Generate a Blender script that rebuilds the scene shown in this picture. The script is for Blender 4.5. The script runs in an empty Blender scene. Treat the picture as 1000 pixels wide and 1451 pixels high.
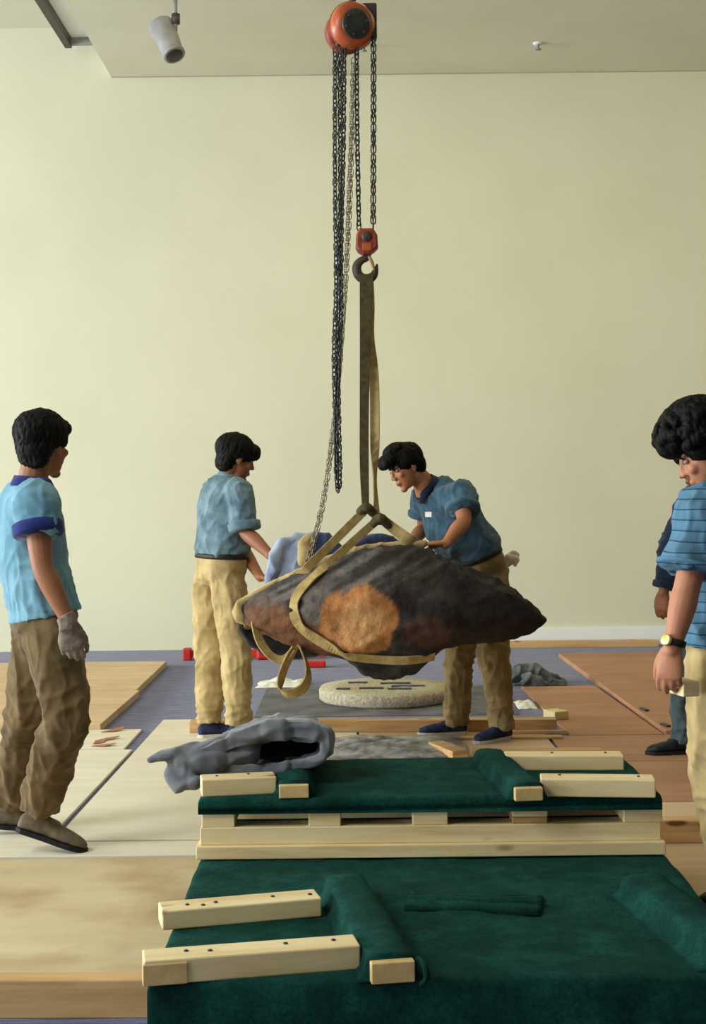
import bpy, bmesh, math, random
from math import sin, cos, pi, radians, sqrt, atan2
from mathutils import Vector, Matrix, noise
from mathutils.bvhtree import BVHTree

random.seed(7)
S = bpy.context.scene
COL = S.collection
V = Vector

# ------------------------------------------------------------------ camera
F_PX, CX, CY, CAM_H = 1955.0, 500.0, 725.5, 1.34
PITCH = math.atan((725.5 - 705.0) / F_PX)
ROLL = 0.011
_f = V((0, cos(PITCH), -sin(PITCH)))
_r = V((1, 0, 0))
_u = _r.cross(_f)
_r2 = _r * cos(ROLL) - _u * sin(ROLL)
_u2 = _r * sin(ROLL) + _u * cos(ROLL)
CAM = V((0, 0, CAM_H))
cd = bpy.data.cameras.new('camera')
cam = bpy.data.objects.new('camera', cd)
COL.objects.link(cam)
cam.matrix_world = Matrix(((_r2.x, _u2.x, -_f.x, CAM.x), (_r2.y, _u2.y, -_f.y, CAM.y),
                           (_r2.z, _u2.z, -_f.z, CAM.z), (0, 0, 0, 1)))
cd.sensor_fit = 'VERTICAL'
cd.sensor_height = 36.0
cd.lens = 36.0 * F_PX / 1451.0
cd.clip_start = 0.05
cd.clip_end = 200
S.camera = cam

# ------------------------------------------------------------------ world, lights, exposure
w = bpy.data.worlds.new('sky'); S.world = w; w.use_nodes = True
bg = w.node_tree.nodes['Background']
bg.inputs[0].default_value = (0.62, 0.78, 1.0, 1)
bg.inputs[1].default_value = 0.6

def area(name, loc, target, sx, sy, energy, color):
    l = bpy.data.lights.new(name, 'AREA'); l.shape = 'RECTANGLE'
    l.size = sx; l.size_y = sy; l.energy = energy; l.color = color
    o = bpy.data.objects.new(name, l); COL.objects.link(o)
    o.location = loc
    o.rotation_euler = (V(target) - V(loc)).to_track_quat('-Z', 'Y').to_euler()
    return o

# daylight through the glazed left side of the gallery
area('window_daylight', (-13.9, 7.0, 1.6), (0, 8.4, -0.6), 9.0, 2.8, 1900, (0.90, 0.97, 1.0))
area('window_daylight', (-13.9, -2.6, 1.7), (-0.5, 3.4, 0.2), 4.4, 2.8, 560, (0.92, 0.97, 1.0))  # added unseen fill toward the front, brightens the near timbers
# roof light in the raised left part of the ceiling
area('roof_light', (-3.9, 2.2, 5.45), (-1.0, 4.0, 0), 2.2, 5.0, 430, (0.95, 0.98, 1.0))
# warm gallery lighting under the ceiling
area('gallery_light', (1.5, 8.6, 5.0), (1.5, 10.4, 0), 7.0, 2.0, 100, (1.0, 0.85, 0.46))

S.view_settings.view_transform = 'Standard'
S.view_settings.look = 'None'
S.view_settings.gamma = 1.0
S.view_settings.use_curve_mapping = False
S.view_settings.exposure = 0.08

# ------------------------------------------------------------------ placing helpers
def ray(px, py):
    return _r2 * ((px - CX) / F_PX) + _u2 * (-(py - CY) / F_PX) + _f
def P(px, py, d):
    v = ray(px, py); return CAM + v * (d / v.y)
def Zp(px, py, z):
    v = ray(px, py); return CAM + v * ((z - CAM_H) / v.z)

# ------------------------------------------------------------------ object helpers
def empty(name, loc, label=None, cat=None, group=None):
    o = bpy.data.objects.new(name, None); COL.objects.link(o)
    o.location = loc; o.empty_display_size = 0.1
    tag(o, label, cat, group)
    return o
def tag(o, label=None, cat=None, group=None, kind=None):
    if label: o['label'] = label
    if cat: o['category'] = cat
    if group: o['group'] = group
    if kind: o['kind'] = kind
    return o
def link(name, me, m, parent=None, loc=None, rot=None, smooth=True):
    """links mesh; vertices are in world space when a parent is given, unless loc is given (local then)"""
    o = bpy.data.objects.new(name, me); COL.objects.link(o)
    if m is not None and len(me.materials) == 0:
        me.materials.append(m)
    if smooth and 'crisp' not in me:
        me.polygons.foreach_set('use_smooth', [True] * len(me.polygons))
    M = Matrix.Identity(4)
    if loc is not None: M = Matrix.Translation(V(loc))
    if rot is not None: M = M @ rot.to_4x4()
    if parent is not None:
        o.parent = parent
        o.matrix_parent_inverse = world_of(parent).inverted()
    o.matrix_basis = M
    return o
def world_of(o):
    M = o.matrix_basis.copy()
    if o.parent is not None:
        M = world_of(o.parent) @ o.matrix_parent_inverse @ M
    return M

def mesh_of(verts, faces):
    me = bpy.data.meshes.new('m')
    me.from_pydata([tuple(v) for v in verts], [], faces)
    me.update(); return me

def catmull(pts, sub):
    n = len(pts); out = []
    for i in range(n - 1):
        p0 = pts[max(i - 1, 0)]; p1 = pts[i]; p2 = pts[i + 1]; p3 = pts[min(i + 2, n - 1)]
        for k in range(sub):
            t = k / sub
            out.append(0.5 * ((2 * p1) + (p2 - p0) * t + (2 * p0 - 5 * p1 + 4 * p2 - p3) * t * t + (3 * p1 - p0 - 3 * p2 + p3) * t ** 3))
    out.append(pts[-1].copy() if hasattr(pts[-1], 'copy') else pts[-1])
    return out

class MB:
    def __init__(s): s.v = []; s.f = []
    def add(s, vs, fs):
        o = len(s.v); s.v += [V(v) for v in vs]; s.f += [tuple(i + o for i in f) for f in fs]
    def loft(s, rings, cap=True, closed=False):
        n = len(rings[0]); vs = [p for r in rings for p in r]; fs = []
        m = len(rings)
        for i in range(m if closed else m - 1):
            a = i * n; b = ((i + 1) % m) * n
            for k in range(n):
                k2 = (k + 1) % n
                fs.append((a + k, a + k2, b + k2, b + k))
        if cap and not closed:
            fs.append(tuple(range(n - 1, -1, -1)))
            fs.append(tuple((m - 1) * n + k for k in range(n)))
        s.add(vs, fs)
    def tube(s, pts, radii, n=12, sub=4, ends=True, flat=None):
        """flat: (vector, ratio) squashes the section along a vector"""
        pts = [V(p) for p in pts]
        P_ = catmull(pts, sub) if sub > 1 else pts
        R_ = catmull([float(r) for r in radii] + [], sub) if sub > 1 else list(radii)
        rings = []; T = None; N = None
        L = len(P_)
        for i, p in enumerate(P_):
            t = (P_[min(i + 1, L - 1)] - P_[max(i - 1, 0)])
            if t.length < 1e-9: t = T or V((0, 0, 1))
            t.normalize()
            if N is None:
                N = t.cross(V((0.31, 0.52, 0.79))); 
                if N.length < 1e-3: N = t.cross(V((1, 0, 0)))
                N.normalize()
            else:
                N = (N - t * N.dot(t)); N.normalize()
            B = t.cross(N); T = t
            ring = []
            for k in range(n):
                a = 2 * pi * k / n
                q = N * cos(a) * R_[i] + B * sin(a) * R_[i]
                if flat: q = q - flat[0] * (q.dot(flat[0]) * (1 - flat[1]))
                ring.append(p + q)
            rings.append(ring)
        if ends:
            for (idx, sgn) in ((0, -1), (L - 1, 1)):
                p = P_[idx]; t = (P_[1] - P_[0]) if idx == 0 else (P_[-1] - P_[-2]); t.normalize()
                extra = []
                for q in (0.55, 0.9):
                    sc = sqrt(1 - q * q)
                    extra.append([p + (c - p) * sc + t * sgn * R_[idx] * q for c in rings[0 if idx == 0 else -1]])
                if idx == 0: rings_pre = extra[::-1]
                else: rings_post = extra
            rings = rings_pre + rings + rings_post
        s.loft(rings)
    def ell(s, c, axes, r, nu=14, nv=10):
        """axes: three unit vectors"""
        c = V(c); vs = [c + axes[2] * r[2]]; fs = []
        for j in range(1, nv):
            th = pi * j / nv
            for k in range(nu):
                a = 2 * pi * k / nu
                vs.append(c + axes[0] * (r[0] * sin(th) * cos(a)) + axes[1] * (r[1] * sin(th) * sin(a)) + axes[2] * (r[2] * cos(th)))
        vs.append(c - axes[2] * r[2])
        for k in range(nu):
            fs.append((0, 1 + k, 1 + (k + 1) % nu))
            b = 1 + (nv - 2) * nu
            fs.append((len(vs) - 1, b + (k + 1) % nu, b + k))
        for j in range(nv - 2):
            for k in range(nu):
                a = 1 + j * nu
                fs.append((a + k, a + nu + k, a + nu + (k + 1) % nu, a + (k + 1) % nu))
        s.add(vs, fs)
    def box(s, lo, hi, M=None):
        vs = [V((x, y, z)) for x in (lo[0], hi[0]) for y in (lo[1], hi[1]) for z in (lo[2], hi[2])]
        if M is not None: vs = [M @ v for v in vs]
        s.add(vs, [(0, 1, 3, 2), (4, 6, 7, 5), (0, 4, 5, 1), (2, 3, 7, 6), (0, 2, 6, 4), (1, 5, 7, 3)])
    def mesh(s): return mesh_of(s.v, s.f)
    def remesh(s, vox, smooth=2):
        me = s.mesh()
        o = bpy.data.objects.new('tmp', me); COL.objects.link(o)
        m = o.modifiers.new('r', 'REMESH'); m.mode = 'VOXEL'; m.voxel_size = vox; m.use_smooth_shade = True
        if smooth:
            m2 = o.modifiers.new('s', 'SMOOTH'); m2.iterations = smooth; m2.factor = 0.5
        dg = bpy.context.evaluated_depsgraph_get(); dg.update()
        out = bpy.data.meshes.new_from_object(o.evaluated_get(dg))
        bpy.data.objects.remove(o); bpy.data.meshes.remove(me)
        return out

def displace(me, fn):
    """fn(co, normal) -> distance along the normal"""
    me.update()
    cs = [v.co.copy() for v in me.vertices]; ns = [v.normal.copy() for v in me.vertices]
    for v, c, n in zip(me.vertices, cs, ns):
        v.co = c + n * fn(c, n)
    me.update()
def nz(c, sx, sy, sz, off=0.0):
    return noise.noise(V((c.x * sx + off, c.y * sy + off * 1.7, c.z * sz - off)))

def bevel_box(lo, hi, bev=0.004, seg=2, cuts=0, wob=0.0):
    bm = bmesh.new()
    vs = [bm.verts.new((x, y, z)) for x in (lo[0], hi[0]) for y in (lo[1], hi[1]) for z in (lo[2], hi[2])]
    for f in [(0, 1, 3, 2), (4, 6, 7, 5), (0, 4, 5, 1), (2, 3, 7, 6), (0, 2, 6, 4), (1, 5, 7, 3)]:
        bm.faces.new([vs[i] for i in f])
    bmesh.ops.recalc_face_normals(bm, faces=bm.faces)
    if bev > 0:
        bmesh.ops.bevel(bm, geom=list(bm.edges), offset=bev, segments=seg, affect='EDGES', profile=0.5)
    if wob:
        for v in bm.verts:
            v.co += V((noise.noise(v.co * 3), noise.noise(v.co * 3 + V((9, 0, 0))), noise.noise(v.co * 3 + V((0, 9, 0))))) * wob
    me = bpy.data.meshes.new('m'); bm.to_mesh(me); bm.free()
    return me

# ------------------------------------------------------------------ materials
def srgb(r, g, b):
    def c(x):
        x /= 255.0
        return x / 12.92 if x <= 0.04045 else ((x + 0.055) / 1.055) ** 2.4
    return (c(r), c(g), c(b), 1)
def newmat(name, rough=0.6, spec=0.3, metallic=0.0):
    m = bpy.data.materials.new(name); m.use_nodes = True
    nt = m.node_tree; b = nt.nodes['Principled BSDF']
    b.inputs['Roughness'].default_value = rough
    b.inputs['Specular IOR Level'].default_value = spec
    b.inputs['Metallic'].default_value = metallic
    return m, nt, b
def N(nt, t, **k):
    n = nt.nodes.new(t)
    for a, v in k.items():
        if a in n.inputs: n.inputs[a].default_value = v
        else: setattr(n, a, v)
    return n
def coords(nt, scale=(1, 1, 1), space='Object', rot=(0, 0, 0)):
    tc = N(nt, 'ShaderNodeTexCoord'); mp = N(nt, 'ShaderNodeMapping')
    mp.inputs['Scale'].default_value = scale; mp.inputs['Rotation'].default_value = rot
    nt.links.new(tc.outputs[space], mp.inputs['Vector'])
    return mp
def ramp(nt, src, stops):
    r = N(nt, 'ShaderNodeValToRGB'); cr = r.color_ramp
    while len(cr.elements) < len(stops): cr.elements.new(0.5)
    for e, (p, c) in zip(cr.elements, stops): e.position = p; e.color = c
    nt.links.new(src, r.inputs[0]); return r
def mix(nt, a, b, fac, blend='MIX'):
    n = N(nt, 'ShaderNodeMix', data_type='RGBA', blend_type=blend)
    for sock, idx in ((fac, 0), (a, 6), (b, 7)):
        if hasattr(sock, 'links') or isinstance(sock, bpy.types.NodeSocket): nt.links.new(sock, n.inputs[idx])
        else: n.inputs[idx].default_value = sock
    return n.outputs[2]
def bump(nt, b, src, strength=0.3, dist=0.01):
    n = N(nt, 'ShaderNodeBump'); n.inputs['Strength'].default_value = strength; n.inputs['Distance'].default_value = dist
    nt.links.new(src, n.inputs['Height']); nt.links.new(n.outputs[0], b.inputs['Normal']); return n
def noisy(name, c1, c2, scale=8.0, rough=0.8, bs=0.2, bd=0.005, bscale=None, stretch=(1, 1, 1), spec=0.25, detail=6, sheen=0.0, metallic=0.0, lo=0.35, hi=0.65):
    m, nt, b = newmat(name, rough, spec, metallic)
    mp = coords(nt, stretch)
    t = N(nt, 'ShaderNodeTexNoise'); t.inputs['Scale'].default_value = scale; t.inputs['Detail'].default_value = detail
    nt.links.new(mp.outputs[0], t.inputs['Vector'])
    r = ramp(nt, t.outputs[0], [(lo, c1), (hi, c2)])
    nt.links.new(r.outputs[0], b.inputs['Base Color'])
    if bs:
        t2 = N(nt, 'ShaderNodeTexNoise'); t2.inputs['Scale'].default_value = bscale or scale * 6; t2.inputs['Detail'].default_value = 5
        nt.links.new(mp.outputs[0], t2.inputs['Vector']); bump(nt, b, t2.outputs[0], bs, bd)
    if sheen: b.inputs['Sheen Weight'].default_value = sheen; b.inputs['Sheen Roughness'].default_value = 0.5
    return m

M = {}
M['wall'] = noisy('wall_paint', srgb(217, 215, 187), srgb(222, 220, 193), 1.2, 0.9, 0.06, 0.002, 160)
M['ceiling'] = noisy('ceiling_paint', srgb(218, 215, 188), srgb(224, 221, 195), 1.5, 0.92, 0.08, 0.002, 120)
M['wall_dark'] = noisy('low_bounce_wall', srgb(120, 116, 104), srgb(128, 124, 112), 1.2, 0.9, 0.05, 0.002, 160)  # unseen walls toned darker to cut bounced fill
M['gap'] = noisy('shade_line_paint', srgb(168, 162, 136), srgb(176, 170, 144), 3, 0.9, 0.02, 0.002)  # shade along the ceiling line, put into a strip's colour
M['veneer'] = noisy('torn_veneer', srgb(150, 96, 66), srgb(184, 128, 92), 20, .8, .2, .003)
M['white'] = noisy('white_paint', srgb(236, 238, 234), srgb(242, 243, 240), 3, 0.6, 0.03, 0.002)

def carpet_mat():
    m, nt, b = newmat('blue_carpet', 0.95, 0.1)
    mp = coords(nt, (3, 60, 1))
    t = N(nt, 'ShaderNodeTexNoise', Scale=1.6, Detail=8.0, Roughness=0.7); nt.links.new(mp.outputs[0], t.inputs['Vector'])
    r = ramp(nt, t.outputs[0], [(0.36, srgb(46, 46, 80)), (0.5, srgb(84, 85, 126)), (0.66, srgb(136, 138, 176))])
    nt.links.new(r.outputs[0], b.inputs['Base Color'])
    mp2 = coords(nt, (1, 1, 1)); t2 = N(nt, 'ShaderNodeTexNoise', Scale=220.0, Detail=3.0); nt.links.new(mp2.outputs[0], t2.inputs['Vector'])
    bump(nt, b, t2.outputs[0], 0.6, 0.006)
    b.inputs['Sheen Weight'].default_value = 0.3
    return m
M['carpet'] = carpet_mat()

def wood_mat(name, light, mid, dark, knots=True, ring=9.0, rough=0.6):
    """pine; grain runs along the object's own X"""
    m, nt, b = newmat(name, rough, 0.25)
    oi = N(nt, 'ShaderNodeObjectInfo')
    mp = coords(nt, (0.9, ring, ring))
    ad = N(nt, 'ShaderNodeVectorMath', operation='ADD'); nt.links.new(mp.outputs[0], ad.inputs[0])
    mul = N(nt, 'ShaderNodeVectorMath', operation='SCALE'); mul.inputs[0].default_value = (7.3, 3.1, 5.7)
    nt.links.new(oi.outputs['Random'], mul.inputs['Scale']); nt.links.new(mul.outputs[0], ad.inputs[1])
    t = N(nt, 'ShaderNodeTexNoise', Scale=2.2, Detail=4.0, Distortion=0.6); nt.links.new(ad.outputs[0], t.inputs['Vector'])
    r = ramp(nt, t.outputs[0], [(0.25, dark), (0.45, mid), (0.66, light)])
    mp2 = coords(nt, (2.5, 60, 60)); t2 = N(nt, 'ShaderNodeTexNoise', Scale=4.0, Detail=6.0, Roughness=0.7); nt.links.new(mp2.outputs[0], t2.inputs['Vector'])
    r2 = ramp(nt, t2.outputs[0], [(0.3, (0.84, 0.80, 0.74, 1)), (0.6, (1, 1, 1, 1))])
    col = mix(nt, r.outputs[0], r2.outputs[0], 0.6, 'MULTIPLY')
    if knots:
        mpk = coords(nt, (3.2, 9, 9)); adk = N(nt, 'ShaderNodeVectorMath', operation='ADD'); nt.links.new(mpk.outputs[0], adk.inputs[0]); nt.links.new(mul.outputs[0], adk.inputs[1])
        vo = N(nt, 'ShaderNodeTexVoronoi', Scale=1.0); nt.links.new(adk.outputs[0], vo.inputs['Vector'])
        rk = ramp(nt, vo.outputs['Distance'], [(0.09, (1, 1, 1, 1)), (0.16, (0, 0, 0, 1))])
        col = mix(nt, col, (dark[0] * 0.45, dark[1] * 0.38, dark[2] * 0.35, 1), rk.outputs[0])
    nt.links.new(col, b.inputs['Base Color'])
    bump(nt, b, t2.outputs[0], 0.15, 0.003)
    return m
M['pine'] = wood_mat('pine_lumber', srgb(240, 222, 176), srgb(232, 210, 158), srgb(210, 178, 124))
M['pine_aged'] = wood_mat('aged_lumber', srgb(214, 178, 126), srgb(198, 158, 106), srgb(162, 118, 72))
M['pine_end'] = noisy('lumber_end_grain', srgb(205, 172, 112), srgb(222, 192, 134), 30, 0.75, 0.2, 0.002)

def ply_mat(name, a, b_, c, stain, stain_amt=0.35, stretch=5.0):
    m, nt, b = newmat(name, 0.62, 0.2)
    oi = N(nt, 'ShaderNodeObjectInfo')
    mul = N(nt, 'ShaderNodeVectorMath', operation='SCALE'); mul.inputs[0].default_value = (9.1, 4.7, 3.3); nt.links.new(oi.outputs['Random'], mul.inputs['Scale'])
    mp = coords(nt, (0.7, stretch, 1)); ad = N(nt, 'ShaderNodeVectorMath', operation='ADD'); nt.links.new(mp.outputs[0], ad.inputs[0]); nt.links.new(mul.outputs[0], ad.inputs[1])
    t = N(nt, 'ShaderNodeTexNoise', Scale=1.5, Detail=8.0, Roughness=0.62, Distortion=0.8); nt.links.new(ad.outputs[0], t.inputs['Vector'])
    r = ramp(nt, t.outputs[0], [(0.22, c), (0.5, b_), (0.76, a)])
    mp2 = coords(nt, (1.4, 1.4, 1)); ad2 = N(nt, 'ShaderNodeVectorMath', operation='ADD'); nt.links.new(mp2.outputs[0], ad2.inputs[0]); nt.links.new(mul.outputs[0], ad2.inputs[1])
    t2 = N(nt, 'ShaderNodeTexNoise', Scale=1.6, Detail=5.0); nt.links.new(ad2.outputs[0], t2.inputs['Vector'])
    r2 = ramp(nt, t2.outputs[0], [(0.45, (0, 0, 0, 1)), (0.68, (stain_amt,) * 3 + (1,))])
    col = mix(nt, r.outputs[0], stain, r2.outputs[0])
    nt.links.new(col, b.inputs['Base Color'])
    mp3 = coords(nt, (4, 90, 1)); t3 = N(nt, 'ShaderNodeTexNoise', Scale=3.0, Detail=4.0); nt.links.new(mp3.outputs[0], t3.inputs['Vector'])
    bump(nt, b, t3.outputs[0], 0.12, 0.003)
    return m
M['ply_pale'] = ply_mat('pale_plywood', srgb(234, 228, 208), srgb(228, 220, 198), srgb(216, 206, 182), srgb(206, 186, 154))
M['ply_tan'] = ply_mat('tan_plywood', srgb(222, 198, 164), srgb(210, 182, 146), srgb(194, 162, 124), srgb(182, 140, 98))
M['ply_red'] = ply_mat('reddish_plywood', srgb(192, 148, 116), srgb(180, 134, 104), srgb(164, 118, 90), srgb(142, 100, 76))
M['ply_stain'] = ply_mat('stained_plywood', srgb(218, 204, 168), srgb(204, 186, 146), srgb(188, 164, 124), srgb(160, 122, 78), 0.8, 1.6)

def felt_mat():
    m, nt, b = newmat('green_felt', 0.95, 0.08)
    mp = coords(nt); t = N(nt, 'ShaderNodeTexNoise', Scale=7.0, Detail=8.0, Roughness=0.7); nt.links.new(mp.outputs[0], t.inputs['Vector'])
    r = ramp(nt, t.outputs[0], [(0.3, srgb(8, 40, 34)), (0.5, srgb(16, 58, 51)), (0.7, srgb(28, 80, 71))])
    t3 = N(nt, 'ShaderNodeTexNoise', Scale=90.0, Detail=5.0, Roughness=0.8); nt.links.new(mp.outputs[0], t3.inputs['Vector'])
    r3 = ramp(nt, t3.outputs[0], [(0.35, (0.5, 0.5, 0.5, 1)), (0.65, (1.3, 1.3, 1.3, 1))])
    nt.links.new(mix(nt, r.outputs[0], r3.outputs[0], 0.8, 'MULTIPLY'), b.inputs['Base Color'])
    t2 = N(nt, 'ShaderNodeTexNoise', Scale=320.0, Detail=4.0); nt.links.new(mp.outputs[0], t2.inputs['Vector'])
    bump(nt, b, t2.outputs[0], 0.7, 0.004)
    b.inputs['Sheen Weight'].default_value = 0.12; b.inputs['Sheen Tint'].default_value = srgb(60, 130, 115)
    return m
M['felt'] = felt_mat()

def vcol_mat(name, rough, bscale=60, bs=0.3, bd=0.004, spec=0.3, var=0.25, vscale=12, stretch=(1, 1, 1)):
    m, nt, b = newmat(name, rough, spec)
    a = N(nt, 'ShaderNodeAttribute', attribute_name='Col')
    mp = coords(nt, stretch); t = N(nt, 'ShaderNodeTexNoise', Scale=float(vscale), Detail=8.0, Roughness=0.65); nt.links.new(mp.outputs[0], t.inputs['Vector'])
    r = ramp(nt, t.outputs[0], [(0.3, (1 - var,) * 3 + (1,)), (0.7, (1 + var,) * 3 + (1,))])
    nt.links.new(mix(nt, a.outputs['Color'], r.outputs[0], 1.0, 'MULTIPLY'), b.inputs['Base Color'])
    t2 = N(nt, 'ShaderNodeTexNoise', Scale=float(bscale), Detail=6.0, Roughness=0.7); nt.links.new(mp.outputs[0], t2.inputs['Vector'])
    bump(nt, b, t2.outputs[0], bs, bd)
    return m
def paint(me, fn):
    at = me.color_attributes.new('Col', 'FLOAT_COLOR', 'POINT')
    buf = []
    for v in me.vertices: buf += list(fn(v.co))[:3] + [1.0]
    at.data.foreach_set('color', buf)
M['skin'] = vcol_mat('skin', 0.55, 180, 0.1, 0.002, 0.35, 0.06, 30)
M['rock'] = vcol_mat('rock', 0.8, 26, 0.9, 0.02, 0.3, 0.4, 14)
M['hair'] = noisy('black_hair', srgb(5, 5, 4), srgb(16, 15, 12), 40, 0.65, 0.6, 0.006, 90, spec=0.15)

def cloth(name, c1, c2, scale=10, weave=500, sheen=0.15, bs=0.25):
    return noisy(name, c1, c2, scale, 0.9, bs, 0.003, weave, spec=0.12, sheen=sheen)
M['shirt_denim'] = cloth('pale_denim', srgb(82, 106, 118), srgb(118, 142, 150), 14)
M['shirt_chambray'] = cloth('chambray', srgb(50, 78, 96), srgb(76, 106, 124), 12)
M['shirt_polo'] = cloth('polo_jersey', srgb(98, 144, 164), srgb(122, 166, 184), 8)
M['navy'] = cloth('navy_rib', srgb(30, 40, 98), srgb(42, 54, 120), 30)
M['navy_dark'] = cloth('dark_navy_knit', srgb(20, 30, 48), srgb(32, 44, 66), 20)
M['khaki'] = cloth('khaki_cotton', srgb(160, 138, 92), srgb(194, 170, 120), 9)
M['olive'] = cloth('olive_cotton', srgb(92, 76, 50), srgb(118, 98, 66), 9)
M['olive_khaki'] = cloth('olive_khaki_cotton', srgb(112, 94, 58), srgb(142, 120, 78), 9)
M['teal'] = cloth('dark_teal_cotton', srgb(54, 68, 70), srgb(72, 86, 88), 9)
M['leather'] = noisy('dark_leather', srgb(26, 22, 18), srgb(44, 36, 28), 20, 0.5, 0.15, 0.002)
M['shoe_grey'] = noisy('grey_canvas_shoe', srgb(92, 82, 66), srgb(122, 108, 88), 25, 0.85, 0.2, 0.002)
M['shoe_navy'] = noisy('navy_canvas_shoe', srgb(26, 32, 58), srgb(52, 60, 92), 25, 0.8, 0.2, 0.002)
M['shoe_black'] = noisy('black_shoe', srgb(16, 20, 20), srgb(34, 40, 38), 25, 0.6, 0.2, 0.002)
M['sole'] = noisy('dark_rubber', srgb(22, 22, 24), srgb(36, 36, 40), 20, 0.7, 0.1, 0.002)
M['sole_white'] = noisy('white_rubber', srgb(190, 186, 174), srgb(208, 204, 192), 20, 0.7, 0.1, 0.002)
M['glove'] = cloth('work_glove_knit', srgb(112, 100, 92), srgb(146, 132, 120), 40, 260, bs=0.5)
M['glove_white'] = cloth('white_glove_knit', srgb(200, 190, 176), srgb(222, 214, 202), 40, 260, bs=0.5)
M['quilt_dark'] = cloth('dark_grey_quilt', srgb(88, 91, 97), srgb(126, 128, 131), 6, 300, 0.3, 0.4)
M['quilt_inner'] = cloth('navy_quilt_lining', srgb(38, 44, 62), srgb(58, 64, 86), 6, 300, 0.3, 0.4)
M['quilt_blue'] = cloth('blue_grey_quilt', srgb(124, 136, 164), srgb(160, 172, 196), 8, 300, 0.3, 0.4)
M['quilt_navy'] = cloth('navy_quilt', srgb(40, 48, 78), srgb(70, 80, 118), 8, 300, 0.3, 0.4)
M['pad_grey'] = cloth('grey_green_pad', srgb(72, 78, 78), srgb(108, 114, 112), 12, 300, 0.2, 0.5)
M['canvas'] = cloth('tan_canvas', srgb(170, 148, 100), srgb(200, 178, 126), 14, 300, 0.1, 0.4)
M['pad_black'] = cloth('charcoal_pad', srgb(34, 32, 32), srgb(58, 54, 52), 14, 300, 0.1, 0.4)
M['web_tan'] = noisy('tan_webbing', srgb(156, 132, 82), srgb(184, 160, 104), 30, 0.85, 0.5, 0.003, 260)
M['web_shaded'] = noisy('shaded_webbing', srgb(66, 58, 36), srgb(90, 80, 50), 30, 0.85, 0.5, 0.003, 260)  # dark copy of the webbing; backlit shade is put into the colour
M['orange'] = noisy('orange_enamel', srgb(158, 70, 34), srgb(184, 92, 46), 12, 0.35, 0.05, 0.002, spec=0.5)
M['orange_red'] = noisy('worn_red_enamel', srgb(118, 46, 28), srgb(150, 68, 40), 20, 0.5, 0.15, 0.002, spec=0.4)
M['iron'] = noisy('oiled_chain_iron', srgb(44, 46, 46), srgb(74, 76, 74), 40, 0.45, 0.1, 0.002, spec=0.5, metallic=0.6)
M['chain_bright'] = noisy('zinc_chain', srgb(132, 122, 100), srgb(170, 160, 136), 40, 0.4, 0.1, 0.002, spec=0.5, metallic=0.7)
M['hook_dark'] = noisy('hook_iron', srgb(52, 44, 36), srgb(84, 66, 52), 30, 0.5, 0.15, 0.002, spec=0.4)
M['red_paint'] = noisy('red_paint', srgb(178, 30, 24), srgb(204, 46, 36), 10, 0.45, 0.05, 0.002, spec=0.4)
M['plate_dark'] = noisy('dark_green_plate', srgb(36, 38, 32), srgb(54, 56, 46), 20, 0.4, 0.05, 0.002, spec=0.5)
M['grey_metal'] = noisy('grey_lamp_metal', srgb(128, 128, 130), srgb(150, 150, 152), 10, 0.4, 0.03, 0.002, spec=0.5)
M['dark_metal'] = noisy('dark_metal', srgb(48, 44, 40), srgb(66, 62, 56), 10, 0.5, 0.05, 0.002, spec=0.5)
M['brass'] = noisy('gold_watch_metal', srgb(200, 170, 90), srgb(226, 200, 120), 10, 0.3, 0.02, 0.002, spec=0.5, metallic=0.5)
M['steel'] = noisy('nail_steel', srgb(70, 66, 64), srgb(96, 92, 90), 60, 0.5, 0.05, 0.001, metallic=0.5)
M['paper'] = noisy('white_paper', srgb(220, 216, 204), srgb(236, 233, 224), 20, 0.8, 0.1, 0.002)
M['eye_white'] = noisy('eye_white', srgb(150, 138, 126), srgb(160, 148, 138), 20, 0.4, 0.0)
M['iris'] = noisy('dark_iris', srgb(20, 14, 10), srgb(30, 20, 14), 20, 0.3, 0.0)
M['granite'] = noisy('pale_granite', srgb(150, 140, 116), srgb(206, 196, 170), 55, 0.9, 0.7, 0.008, 90, detail=8, lo=0.3, hi=0.7)
M['slot_shade'] = noisy('recess_shade', srgb(52, 54, 66), srgb(78, 80, 94), 20, 0.9, 0.3, 0.004)  # shade of the slots in the granite base, as a dark colour
M['sheet_grey'] = noisy('grey_sheeting', srgb(84, 84, 92), srgb(116, 116, 124), 5, 0.7, 0.2, 0.004)
def plastic_mat():
    m, nt, b = newmat('clear_plastic_film', 0.25, 0.5)
    mp = coords(nt); t = N(nt, 'ShaderNodeTexNoise', Scale=14.0, Detail=6.0); nt.links.new(mp.outputs[0], t.inputs['Vector'])
    r = ramp(nt, t.outputs[0], [(0.35, srgb(110, 108, 110)), (0.65, srgb(188, 184, 180))]); nt.links.new(r.outputs[0], b.inputs['Base Color'])
    b.inputs['Alpha'].default_value = 0.8
    bump(nt, b, t.outputs[0], 0.5, 0.02)
    return m
M['plastic'] = plastic_mat()
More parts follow.
